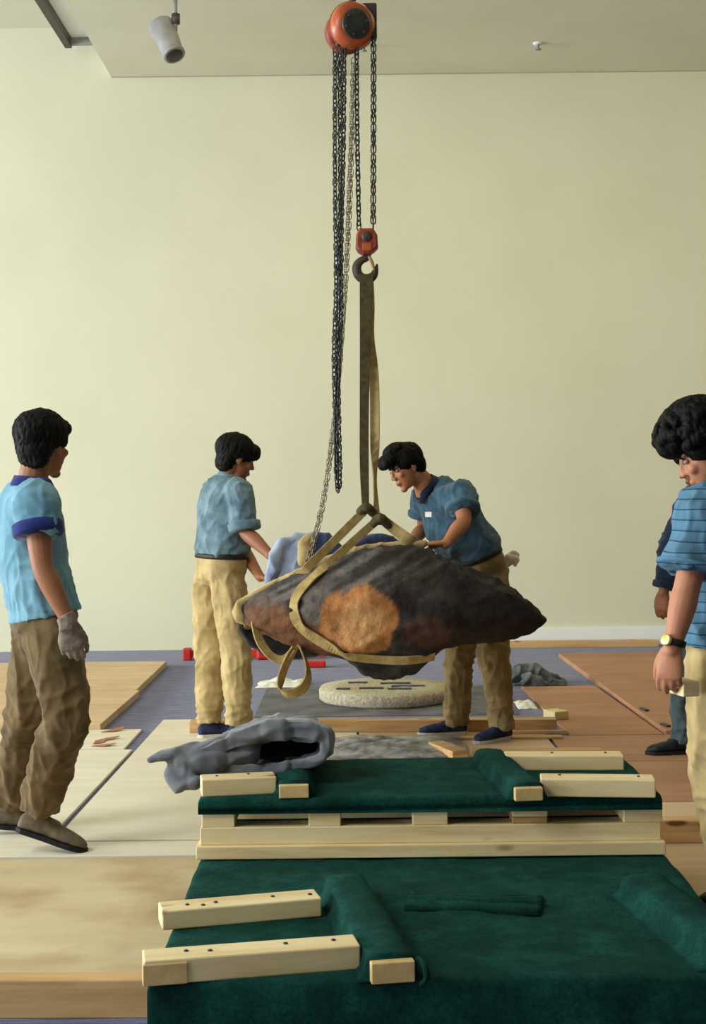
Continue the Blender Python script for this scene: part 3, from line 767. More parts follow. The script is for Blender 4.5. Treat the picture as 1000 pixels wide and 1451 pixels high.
def navy2(b):
    b.tube([P(498, 780, SD + .17), P(512, 770, SD + .17), P(528, 765, SD + .17), P(545, 765, SD + .17), P(566, 772, SD + .16)], [.03, .035, .036, .032, .02], 10, 4)
o = link('blue_quilt', padmesh(navy2, .008, .007, 10), M['quilt_navy']); tag(o, 'blue quilt fold showing under the two strap knots', 'quilt', 'quilts on the boulder')
def tanp(b):
    b.tube([P(429, 795, SD + .1), P(431, 775, SD + .13), P(437, 762, SD + .15), P(443, 766, SD + .15)], [.03, .036, .03, .02], 10, 4, flat=(Y, .5))
o = link('canvas_pad', padmesh(tanp, .007, .004, 12), M['canvas']); tag(o, 'small tan cloth folded beside the hanging hand chain', 'pad')
# ================================================================== FLOOR THINGS ROUND THE STONE
# round granite base
gc = V((.21, 9.12, .005))
gb = empty('stone_base', gc, 'round pale granite base lying on the carpet under the boulder', 'stone base')
prof = [(.43, 0), (.445, .012), (.447, .07), (.438, .084), (.30, .086), (.12, .086), (.01, .086)]
b = MB(); rings = []
for r, z in prof:
    rings.append([gc + V((r * cos(2 * pi * k / 72), r * sin(2 * pi * k / 72), z)) for k in range(72)])
b.loft(rings); me = b.mesh()
displace(me, lambda c, n: .004 * nz(c, 30, 30, 30) + .003 * nz(c, 9, 9, 9))
link('drum', me, M['granite'], gb)
# six raised dark plates; their colour stands in for shade inside slots
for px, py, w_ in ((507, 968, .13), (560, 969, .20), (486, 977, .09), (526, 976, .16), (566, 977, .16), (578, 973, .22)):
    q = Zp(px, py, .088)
    link('slot_plate', bevel_box((q.x - w_ / 2, q.y - .028, .080), (q.x + w_ / 2, q.y + .030, .096), .002, 1), M['slot_shade'], gb, smooth=False)
o = link('grey_sheet', bevel_box((-.62, 8.42, 0.0), (1.0, 9.75, .004), .001, 1), M['sheet_grey'], smooth=False); tag(o, 'dark grey sheet on the carpet beneath the granite base', 'sheet')

def crumple(name, c, sx, sy, h, m, label, cat, seed=0, nx=26, ny=14, st=(1, 1)):
    b = MB(); vs = []; fs = []
    for j in range(ny + 1):
        for i in range(nx + 1):
            u = i / nx - .5; v = j / ny - .5
            e = max(0, 1 - (2 * abs(u)) ** 4) * max(0, 1 - (2 * abs(v)) ** 4)
            q = V((u * sx * 9 * st[0] + seed, v * sy * 9 * st[1], seed))
            z = h * e * (.35 + .65 * abs(noise.noise(q)) * 1.7 + .25 * noise.noise(q * 3)) + .004
            k = 1 + .12 * noise.noise(V((atan2(v, u) * 1.3, seed, 1)))
            vs.append(c + V((u * sx * k, v * sy * k, max(z, .003))))
    for j in range(ny):
        for i in range(nx):
            a = j * (nx + 1) + i; fs.append((a, a + 1, a + nx + 2, a + nx + 1))
    b.add(vs, fs); me = b.mesh()
    bm = bmesh.new(); bm.from_mesh(me); bmesh.ops.solidify(bm, geom=list(bm.faces), thickness=.003); bm.to_mesh(me); bm.free()
    o = link(name, me, M[m]); tag(o, label, cat); return o
crumple('paper_scrap', Zp(402, 970, 0), .38, .35, .035, 'paper', 'crumpled white paper on the carpet beside the granite base', 'paper', 2.3)
crumple('plastic_scrap', Zp(744, 1000, 0), .12, .32, .03, 'paper', 'white plastic scrap on the carpet right of the bending man', 'scrap', 5.1)
crumple('plastic_film', Zp(560, 1062, .014) + V((0, 0, .012)), .74, .62, .045, 'plastic', 'wrinkled grey plastic film lying behind the upper pallet', 'plastic film', 8.2, 60, 34, (.45, 1.5))
# torn veneer still hanging on the small pale board at left
for k, (px, py, r, l) in enumerate(((152, 1048, 38, .15), (141, 1052, 70, .12), (160, 1036, 30, .14), (147, 1057, 10, .13), (168, 1033, 45, .09))):
    p = Zp(px, py, .015)
    pts = []
    for q in range(9):
        u = q / 8 - .5; ww = .022 * (1 - abs(2 * u) ** 1.5) + .004
        pts.append((u * l, ww * (1 + .5 * noise.noise(V((q, k, 0)))), -ww * (1 + .5 * noise.noise(V((q, k, 5)))), .010 * (u + .5) ** 2))
    b = MB(); b.loft([[V((x, y1, z)), V((x, y2, z)), V((x, y2, z + .003)), V((x, y1, z + .003))] for x, y1, y2, z in pts])
    link('veneer', b.mesh(), M['veneer'], torn_board, loc=p, rot=Matrix.Rotation(radians(r), 3, 'Z'), smooth=False)

def beam(name, a, bb, w, h, m, label=None, cat=None, parent=None, bev=.004, group=None, ext=0):
    """timber with its front bottom edge from a to bb (same z); depth w goes away from camera"""
    a, bb = V(a), V(bb); L = (bb - a).length; ang = atan2(bb.y - a.y, bb.x - a.x)
    me = bevel_box((0, 0, 0), (L, w, h), bev, 2)
    o = link(name, me, M[m], parent, loc=a, rot=Matrix.Rotation(ang, 3, 'Z'), smooth=False)
    if label: tag(o, label, cat, group)
    return o
def nails(o, pts, h, r=.006):
    """nail heads on a timber; pts in its own length and depth"""
    Mo = world_of(o)
    for x, y in pts:
        p = Mo @ V((x, y, h)); b = MB()
        b.tube([p - V((0, 0, .003)), p + V((0, 0, .002)), p + V((0, 0, .0035))], [r, r, r * .7], 10, 1, False)
        link('nail', b.mesh(), M['steel'], o)
a = Zp(268, 1039, .014); a2 = Zp(420, 1038, .014)
o = beam('timber', Zp(268, 1039, .014), Zp(789, 1036, .014), .095, .066, 'pine_aged', 'long square timber lying across the floor behind the two standing men', 'timber', group='loose timbers')
o = beam('timber', Zp(786, 1021, .014), Zp(806, 1019, .014), .12, .05, 'pine', 'short wood block at the right end of the long timber', 'wood block')
o = beam('timber', Zp(641, 1079, .014), Zp(664, 1077, .014), .3, .05, 'pine_aged', 'brown wood offcut standing by the plastic film', 'wood block')
o = beam('timber', Zp(905, 1196, .014), Zp(905, 1196, .014) + V((1.4, -.01, 0)), .09, .085, 'pine_aged', 'short timber lying on the floor right of the upper pallet', 'timber', group='loose timbers')
fa = V((-2.3, 3.60, .0)); 
o = beam('timber', V((-2.3, 3.58, 0)), V((-.535, 3.55, 0)), .065, .10, 'pine_aged', 'thick knotted timber lying at the bottom left corner beside the near pallet', 'timber', group='loose timbers')
o = beam('wall_board', (1.36, 12.12, 0), (2.67, 12.10, 0), .05, .062, 'pine_aged', 'brown board lying along the foot of the white baseboard at right', 'board')
for k, (px, py) in enumerate(((880, 1007), (911, 1029))):  # added dark slivers stand in for dark notches in the sheet edge
    lath_p = Zp(px, py, .035); lath_p.x = 1.745
    o = link('notch_sliver', bevel_box((-.045, -.014, 0), (.045, .014, .012), .002, 1), M['dark_metal'], loc=lath_p, rot=Matrix.Rotation(radians(-80), 3, 'Z'), smooth=False)
    tag(o, ('long', 'short')[k] + ' dark shim standing in for a notch in the left edge of the large reddish sheet, ' + ('farther', 'nearer')[k] + ' of two', 'sliver', 'dark slivers standing in for notches in the sheet edge')
# red bars behind the left man
rb = empty('red_beam', Zp(360, 940, 0), 'red steel bar on the carpet behind the left man', 'steel bar')
p0, p1 = Zp(264, 936, 0), Zp(462, 939, 0)
link('bar', bevel_box((p0.x, p0.y, .02), (p1.x - .0, p0.y + .06, .085), .008), M['red_paint'], rb, smooth=False)
link('foot_plate', bevel_box((p0.x - .03, p0.y - .02, 0), (p0.x + .04, p0.y + .09, .1), .012), M['red_paint'], rb, smooth=False)
q = Zp(360, 941, 0)
link('jack_head', bevel_box((q.x, p0.y - .03, 0), (q.x + .36, p0.y + .1, .12), .02), M['red_paint'], rb, smooth=False)
q = Zp(435, 944, 0)
o = link('red_block', bevel_box((q.x, q.y - .12, 0), (q.x + .15, q.y - .04, .055), .012), M['red_paint'], smooth=False); tag(o, 'small red block in front of the right end of the red bar', 'block')
# grey pad on the right
gp = Zp(766, 974, 0)
def gpad(b):
    s_ = 9.63 / F_PX
    def q(x, y, d): return V((gp.x + (x - 766) * s_, gp.y + d, max(.0, (974 - y) * s_)))
    b.tube([q(727, 965, .1), q(735, 954, .1), q(752, 951, .1), q(768, 955, .1), q(785, 966, .08), q(800, 970, .06)], [.045, .05, .05, .045, .03, .02], 10, 4)
    b.tube([q(730, 968, .25), q(750, 962, .25), q(775, 964, .22), q(806, 970, .2)], [.03, .045, .04, .02], 10, 4)
    b.tube([q(742, 958, -.02), q(758, 962, -.02), q(770, 968, -.02)], [.03, .035, .025], 10, 4)
    b.tube([q(728, 970, 0), q(760, 970, 0), q(802, 971, 0)], [.016, .018, .015], 10, 4)
o = link('moving_pad', padmesh(gpad, .01, .01, 12), M['pad_grey']); tag(o, 'bundled grey green moving pad on the carpet right of the bending man', 'pad')

# ================================================================== FELT COVERED PALLETS
def felt_box(x0, x1, y0, y1, z0, z1, r=.012, amp=.004, sagf=None):
    """felt sheet wrapped over a deck: rounded edges, soft wrinkles"""
    nxs, nys = 110, 64
    def prof(v0, v1, n):
        return [v0 + (v1 - v0) * i / n for i in range(n + 1)]
    xs = prof(x0 + r, x1 - r, nxs); rings = []
    def section(y, z_top, inset):
        ring = [V((x0 + inset, y, z0)), V((x0 + inset, y, (z0 + z_top) / 2)), V((x0 + inset, y, z_top - r)), V((x0 + inset + r * .3, y, z_top - r * .3))]
        ring += [V((x + (inset if x < (x0 + x1) / 2 else -inset), y, z_top)) for x in xs]
        ring += [V((x1 - inset - r * .3, y, z_top - r * .3)), V((x1 - inset, y, z_top - r)), V((x1 - inset, y, (z0 + z_top) / 2)), V((x1 - inset, y, z0))]
        return ring
    rings.append(section(y0, (z0 + z1) / 2 - .0, 0)); rings.append(section(y0, z1 - r, 0)); rings.append(section(y0 + r * .3, z1 - r * .3, 0))
    for y in prof(y0 + r, y1 - r, nys): rings.append(section(y, z1, 0))
    rings.append(section(y1 - r * .3, z1 - r * .3, 0)); rings.append(section(y1, z1 - r, 0)); rings.append(section(y1, (z0 + z1) / 2, 0))
    b = MB(); b.loft(rings); me = b.mesh()
    displace(me, lambda c, n: amp * nz(c, 5, 5, 5, 2) + amp * .5 * nz(c, 14, 14, 14) if c.z > z0 + .01 else 0)
    return me
def felt_rail(f0, f1, w, h, z, skirt=.02, name='felt_wrap', parent=None, over=.0):
    """felt draped over a bar from front centre f0 to back centre f1"""
    f0, f1 = V(f0), V(f1); T = (f1 - f0).normalized(); Sd = V((T.y, -T.x, 0))
    rings = []; n = 26
    for i in range(n + 1):
        c = f0.lerp(f1, i / n); ww = w / 2 + .008
        wob = .006 * noise.noise(c * 9)
        sec = [(-ww - skirt - wob, 0), (-ww - .006 - wob, .012), (-ww - wob, h * .6), (-ww + .006, h), (-ww * .5, h + .006 + wob), (0, h + .008), (ww * .5, h + .006 - wob), (ww - .006, h + .001), (ww + wob, h * .6), (ww + .006, .012), (ww + skirt, 0)]
        rings.append([c + Sd * s_ + V((0, 0, z + q)) for s_, q in sec])
    b = MB(); b.loft(rings); me = b.mesh()
    displace(me, lambda c, nn: .003 * nz(c, 16, 16, 16, 3))
    return link(name, me, M['felt'], parent)

# near pallet
PZ = .225
p1 = empty('felt_pallet', (.23, 4.0, 0), 'low near pallet covered in dark green felt with slanted wooden cleats', 'pallet', 'green felt covered pallets')
link('felt_cover', felt_box(-.487, .957, 3.17, 4.92, .002, PZ, .014, .005), M['felt'], p1)
c1 = beam('cleat', Zp(230, 1319, PZ), Zp(456, 1299, PZ), .092, .05, 'pine', parent=p1)
nails(c1, ((.07, .04), (.11, .025), (.145, .04), (.30, .05), (.40, .04)), .05)
c2 = beam('cleat', Zp(204, 1398, PZ), Zp(511, 1374, PZ), .088, .058, 'pine', parent=p1)
nails(c2, ((.10, .05), (.155, .04), (.335, .05), (.45, .05)), .058)
Mo = world_of(c2)
link('scarf_piece', bevel_box((-.003, -.004, .0), (.10, .03, .05), .003), M['pine_end'], c2, loc=Mo @ V((0, 0, 0)), rot=Mo.to_3x3(), smooth=False)
f0 = Zp(557, 1393, PZ); f0b = V((-.035, 3.86, 0)); f0.z = 0
felt_rail(f0 + V((-.003, .02, 0)), f0b, .102, .052, PZ, parent=p1)
T = (f0b - f0).normalized()
rot = Matrix.Rotation(atan2(-T.x, T.y), 3, 'Z')
link('rail_end', bevel_box((-.051, -.004, 0), (.051, .3, .049), .003), M['pine_end'], p1, loc=(f0.x, f0.y, PZ), rot=rot, smooth=False)
g0, g1 = V((.885, 3.22, 0)), V((.795, 3.84, 0))
felt_rail(g0, g1, .11, .05, PZ, .03, parent=p1)
felt_rail(V((.50, 3.74, 0)), V((.14, 3.80, 0)), .03, .008, PZ, .07, 'felt_fold', p1)
# a loose flap of felt by the rail end
b = MB(); fp = f0 + V((.06, -.0, PZ))
b.tube([fp + V((0, .03, .045)), fp + V((.012, .0, .04)), fp + V((.016, -.012, .015)), fp + V((.004, -.01, .0))], [.008, .008, .008, .006], 8, 4); link('felt_flap', b.mesh(), M['felt'], p1)

# upper pallet standing on the far part of the near one
Q0 = PZ + .006
p2 = empty('felt_pallet', (.23, 4.55, Q0), 'upper pallet with green felt deck on wooden joists standing on the near pallet', 'pallet', 'green felt covered pallets')
Y0 = 4.25
link('bottom_board', bevel_box((-.494, Y0 - .02, Q0), (.950, Y0 + .09, Q0 + .040), .003), M['pine'], p2, smooth=False)
link('stringer', bevel_box((-.483, Y0, Q0 + .040), (.940, Y0 + .09, Q0 + .094), .003), M['pine'], p2, smooth=False)
link('stringer', bevel_box((-.483, 4.76, Q0), (.940, 4.85, Q0 + .05), .003), M['pine'], p2, smooth=False)
for k, (xa, xb) in enumerate(((280, 327), (432, 478), (580, 630), (722, 772), (880, 935))):
    s_ = (Y0) / F_PX
    xa, xb = (xa - 500) * s_, (xb - 500) * s_
    if k == 3:
        link('joist', bevel_box((xa, Y0 + .004, Q0 + .116), (xb, 4.85, Q0 + .136), .003), M['pine'], p2, smooth=False)
        link('joist', bevel_box((xa, Y0 + .010, Q0 + .094), (xb, 4.85, Q0 + .115), .003), M['pine_aged'], p2, smooth=False)
    else:
        link('joist', bevel_box((xa, Y0 + .004, Q0 + .094), (xb, 4.85, Q0 + .136), .003), M['pine'], p2, smooth=False)
DZ = .415
link('gap_backing', bevel_box((-.47, 4.78, Q0 + .052), (.93, 4.80, Q0 + .137), .003), M['felt'], p2, smooth=False)  # added backing, put in to keep the gaps between joists dark
link('felt_cover', felt_box(-.488, .944, Y0 - .005, 4.88, Q0 + .136, DZ, .012, .004), M['felt'], p2)
def cl2(x0, y0, x1, y1, w, h, nl):
    o = beam('cleat', Zp(x0, y0, DZ), Zp(x1, y1, DZ), w, h, 'pine', parent=p2); nails(o, nl, h, .005); return o
cl2(286, 1130, 392, 1125, .09, .054, ((.05, .05), (.15, .06)))
cl2(766, 1129, 929, 1131, .09, .055, ((.06, .06), (.3, .05)))
cl2(716, 1092, 884, 1092, .09, .05, ((.16, .05), (.34, .05)))
def rail2(x0, x1, y, bx, by, w):
    f = Zp((x0 + x1) / 2, y, DZ); bk = Zp(bx, by, DZ); f.z = bk.z = 0
    felt_rail(f + V((0, .02, 0)), bk, w, .044, DZ, .015, parent=p2)
    T = (bk - f).normalized()
    link('rail_end', bevel_box((-w / 2, -.003, 0), (w / 2, .2, .040), .003), M['pine_end'], p2, loc=(f.x, f.y, DZ), rot=Matrix.Rotation(atan2(-T.x, T.y), 3, 'Z'), smooth=False)
rail2(396, 437, 1131, 414, 1096, .092)
rail2(730, 769, 1135, 692, 1081, .086)

# dark grey quilt thrown over the upper pallet
def quilt(b):
    D = 4.56
    path = [(292, 1090), (340, 1091), (400, 1087), (440, 1081), (457, 1070), (461, 1054), (453, 1040), (425, 1035), (385, 1037), (350, 1046), (318, 1058), (285, 1068)]
    c = catmull([V((x, y, 0)) for x, y in path], 5)
    n = len(c); inner, outer = [], []
    for i, p in enumerate(c):
        t = (c[min(i + 1, n - 1)] - c[max(i - 1, 0)]).normalized(); nn = V((t.y, -t.x, 0))
        u_ = i / (n - 1)
        hw = (.016 + .012 * max(0, sin(pi * (u_ - .45) / .55))) * F_PX / D
        outer.append(p + nn * hw); inner.append(p - nn * hw * (1.25 if u_ > .5 else 1))
    loop = outer + inner[::-1]; rings = []
    for j in range(9):
        dd = D - .13 + j * .06
        k = 1 + .05 * sin(j * 1.3) - .012 * j
        rings.append([P(380 + (q.x - 380) * k + 2.5 * sin(j * 2.1), q.y + 1.5 * sin(j * 1.7 + q.x * .03) - j * .7, dd) for q in loop])
    b.loft(rings)
def quiltfold(c, n):
    """padded channels with creases between them, and sag wrinkles"""
    ch = abs(sin((c.y * .4 + c.x) * 26 + 2.0 * nz(c, 5, 5, 5)))
    return .010 * (ch ** .5) - .012 + .012 * ridge_(c, 9, 7, 14) + .006 * nz(c, 22, 22, 22)
def ridge_(c, sx, sy, sz):
    return max(0.0, 1 - 2.6 * abs(nz(c, sx, sy, sz, 3))) ** 1.5
def quiltmesh(build, vox=.007):
    b = MB(); build(b); me = b.remesh(vox, 2); displace(me, quiltfold); return me
me = quiltmesh(quilt)
qo = empty('moving_quilt', P(380, 1090, 4.6), 'dark grey quilted blanket folded over the left of the upper pallet', 'quilt')
link('quilt_fold', me, M['quilt_dark'], qo)
def tails(b):
    b.tube([P(345, 1056, 4.62), P(305, 1066, 4.52), P(272, 1069, 4.48), P(240, 1069, 4.45), P(214, 1075, 4.45)], [.05, .046, .038, .028, .022], 12, 5, flat=(V((0, 0, 1)), .8))
    b.tube([P(350, 1068, 4.50), P(310, 1076, 4.46), P(282, 1080, 4.44), P(258, 1082, 4.44)], [.05, .046, .038, .03], 12, 5)
    b.tube([P(262, 1074, 4.46), P(249, 1088, 4.46), P(245, 1100, 4.45), P(256, 1109, 4.42), P(276, 1112, 4.40)], [.036, .034, .034, .03, .024], 12, 5)
    b.tube([P(345, 1046, 4.58), P(315, 1058, 4.52), P(292, 1068, 4.47), P(270, 1080, 4.44), P(266, 1098, 4.42)], [.034, .04, .04, .034, .026], 12, 5)
link('quilt_tail', quiltmesh(tails), M['quilt_dark'], qo)
def lining(b):
    b.loft([[P(x, 1088 - (x - 330) * .03, d) for x in (330, 380, 430, 452)] + [P(x, y, d) for x, y in ((454, 1060), (440, 1048), (400, 1048), (350, 1060))] for d in (4.66, 4.7, 4.78)])
link('quilt_lining', padmesh(lining, .008, .006, 9, 3), M['quilt_inner'], qo)
# ================================================================== PEOPLE
UP = V((0, 0, 1))
def basis(f, upv):
    f = V(f).normalized(); l = V(upv).cross(f).normalized(); u = f.cross(l).normalized()
    return f, l, u

def hand(b, wr, d, n, t, curl=.35, splay=.06, sc=1.0, thumb=.6):
    """palm, four fingers and thumb. d: wrist->fingers, n: the way fingers curl, t: thumb side"""
    d = V(d).normalized(); n = (V(n) - d * V(n).dot(d)).normalized(); t = (V(t) - d * V(t).dot(d) - n * V(t).dot(n)).normalized()
    rings = []
    for s_, a, h in ((-.02, .026, .02), (0, .027, .019), (.03, .035, .018), (.065, .041, .016), (.088, .041, .013), (.097, .036, .009)):
        c = wr + d * s_ * sc
        rings.append([c + t * (a * sc * cos(2 * pi * k / 14)) + n * (h * sc * sin(2 * pi * k / 14)) for k in range(14)])
    b.loft(rings)
    for i, (off, ln, r) in enumerate(((.030, .072, .0092), (.0105, .080, .0096), (-.0095, .075, .0092), (-.0285, .058, .0082))):
        base = wr + d * (.082 - abs(off - .006) * .22) * sc + t * off * sc
        ang = 0; p = base; pts = [base - d * .015 * sc, base]; cu = curl * (1 + .14 * i)
        for seg, c in ((.46, .55), (.31, 1.0), (.23, .7)):
            ang += cu * c
            dv = d * cos(ang) + n * sin(ang) + t * (off * splay / .03)
            p = p + dv.normalized() * ln * seg * sc * 1.0; pts.append(p)
        b.tube(pts, [r * sc, r * sc * 1.02, r * sc, r * sc * .93, r * sc * .8], 9, 3)
    p0 = wr + d * .018 * sc + t * .022 * sc; p1 = p0 + (d * .6 + t * .55 * thumb + n * .25) .normalized() * .042 * sc
    p2 = p1 + (d * .85 + t * .25 * thumb + n * .3).normalized() * .034 * sc; p3 = p2 + (d * .9 + n * .35).normalized() * .026 * sc
    b.tube([p0, p1, p2, p3], [.015 * sc, .0125 * sc, .011 * sc, .0085 * sc], 10, 4)

def ridge(c, sx, sy, sz, off):
    """soft crease lines, 0..1"""
    w_ = noise.noise(V((c.x * 3.1 + off, c.y * 3.1, c.z * 3.1))) * .07
    q = abs(noise.noise(V(((c.x + w_) * sx + off, (c.y - w_) * sy + off * 1.7, (c.z + w_) * sz - off))))
    return max(0.0, 1 - 2.6 * q) ** 1.6

def head(b, c, f, l, u, s=1.0):
    A = (f, l, u)
    b.ell(c + (u * .03 - f * .012) * s, A, (.098 * s, .077 * s, .092 * s), 20, 14)
    b.ell(c + (f * .030 - u * .030) * s, A, (.062 * s, .062 * s, .075 * s), 16, 12)
    b.ell(c + (f * .034 - u * .072) * s, A, (.050 * s, .048 * s, .040 * s), 16, 10)
    b.ell(c + (f * .068 - u * .104) * s, A, (.022 * s, .024 * s, .018 * s), 12, 8)
    b.tube([c + (f * .086 + u * .018) * s, c + (f * .096 - u * .008) * s, c + (f * .105 - u * .026) * s], [.008 * s, .010 * s, .012 * s], 10, 3)
    for q in (-1, 1):
        b.ell(c + (f * .100 + l * q * .013 - u * .030) * s, A, (.011 * s, .010 * s, .008 * s), 8, 6)
        b.ell(c + (f * .076 + l * q * .032 + u * .026) * s, A, (.012 * s, .024 * s, .008 * s), 10, 6)
        b.ell(c + (f * .066 + l * q * .042 - u * .022) * s, A, (.020 * s, .020 * s, .018 * s), 10, 6)
        e = c + (l * q * .076 - f * .006 - u * .004) * s
        b.ell(e, ((f * .95 + l * q * .3).normalized(), (l * q * .95 - f * .3).normalized(), u), (.019 * s, .008 * s, .031 * s), 12, 8)
        b.ell(e - u * .026 * s + f * .004 * s, A, (.010 * s, .007 * s, .010 * s), 8, 6)
    b.ell(c + (f * .087 - u * .060) * s, A, (.012 * s, .023 * s, .0058 * s), 12, 6)
    b.ell(c + (f * .085 - u * .071) * s, A, (.012 * s, .020 * s, .0068 * s), 12, 6)

def shoe_parts(root, an, toe, pitch, sc, m, ms, lean=0):
    """shoe with its sole; heel bottom found from the ankle"""
    f = V((toe[0], toe[1], 0)).normalized(); l = UP.cross(f)
    R = Matrix.Rotation(pitch, 3, l)
    f2, u2 = R @ f, R @ UP
    o = V(an) - u2 * .085 * sc - f2 * .065 * sc
    zmin = min((o + f2 * x * sc).z for x in (0, .2, .27)) - .0
    o = o - UP * (zmin - FLOOR_Z)
    def q(x, y, z): return o + f2 * x * sc + l * y * sc + u2 * z * sc
    rings = []
    for x, a, h in ((.0, .018, .045), (.012, .030, .062), (.05, .034, .078), (.09, .034, .080), (.125, .038, .066), (.16, .043, .054), (.20, .046, .045), (.235, .041, .037), (.26, .028, .028), (.272, .012, .02)):
        rings.append([q(x, a * (abs(cos(t)) ** .8) * (1 if cos(t) > 0 else -1), .012 + h / 2 + h / 2 * (abs(sin(t)) ** .8) * (1 if sin(t) > 0 else -1)) for t in [2 * pi * k / 16 for k in range(16)]])
    b = MB(); b.loft(rings)
    b.tube([q(.055, 0, .075), q(.06, 0, .105)], [.036 * sc, .036 * sc], 14, 1, False)
    me = b.remesh(.006, 2)
    displace(me, lambda c, n: .002 * nz(c, 40, 40, 40))
    sh = link('shoe', me, M[m], root)
    outl = [(.0, .018), (.02, .034), (.07, .036), (.12, .039), (.17, .046), (.21, .048), (.245, .04), (.268, .024), (.28, .006)]
    loop = [(x, y) for x, y in outl] + [(x, -y) for x, y in outl[::-1]]
    b = MB(); b.loft([[q(x, y, z) for x, y in loop] for z in (0, .018)])
    link('sole', b.mesh(), M[ms], sh, smooth=False)
    return o

def section(c, l, f, a, bb, n=28, ex=.85):
    r = []
    for k in range(n):
        t = 2 * pi * k / n; x, y = cos(t), sin(t)
        r.append(c + l * (a * abs(x) ** ex * (1 if x > 0 else -1)) + f * (bb * abs(y) ** ex * (1 if y > 0 else -1)))
    return r
def torso_sections(J, prof):
    """prof rows: t along pelvis(0) chest(1) neck(2); a lateral half width; b front half depth; forward shift"""
    sp = catmull([V(J['pel']), V(J['chest']), V(J['neck'])], 20)
    lh = (V(J['hip'][0]) - V(J['hip'][1])); lh.z *= .5; lh.normalize()
    ls = (V(J['sh'][0]) - V(J['sh'][1])).normalized()
    out = []
    for t, a, bb, fs in prof:
        i = t * 20
        if i < 0: c = sp[0] + (sp[1] - sp[0]) * i; T = (sp[1] - sp[0]).normalized()
        elif i >= 40: c = sp[40] + (sp[40] - sp[39]) * (i - 40); T = (sp[40] - sp[39]).normalized()
        else:
            k = int(i); c = sp[k].lerp(sp[min(k + 1, 40)], i - k); T = (sp[min(k + 1, 40)] - sp[max(k - 1, 0)]).normalized()
        w_ = max(0, min(1, t / 1.6)); l = lh.lerp(ls, w_).normalized()
        l = (l - T * l.dot(T)).normalized(); f = l.cross(T).normalized()
        out.append((c + f * fs, l, f, a, bb, T))
    return out

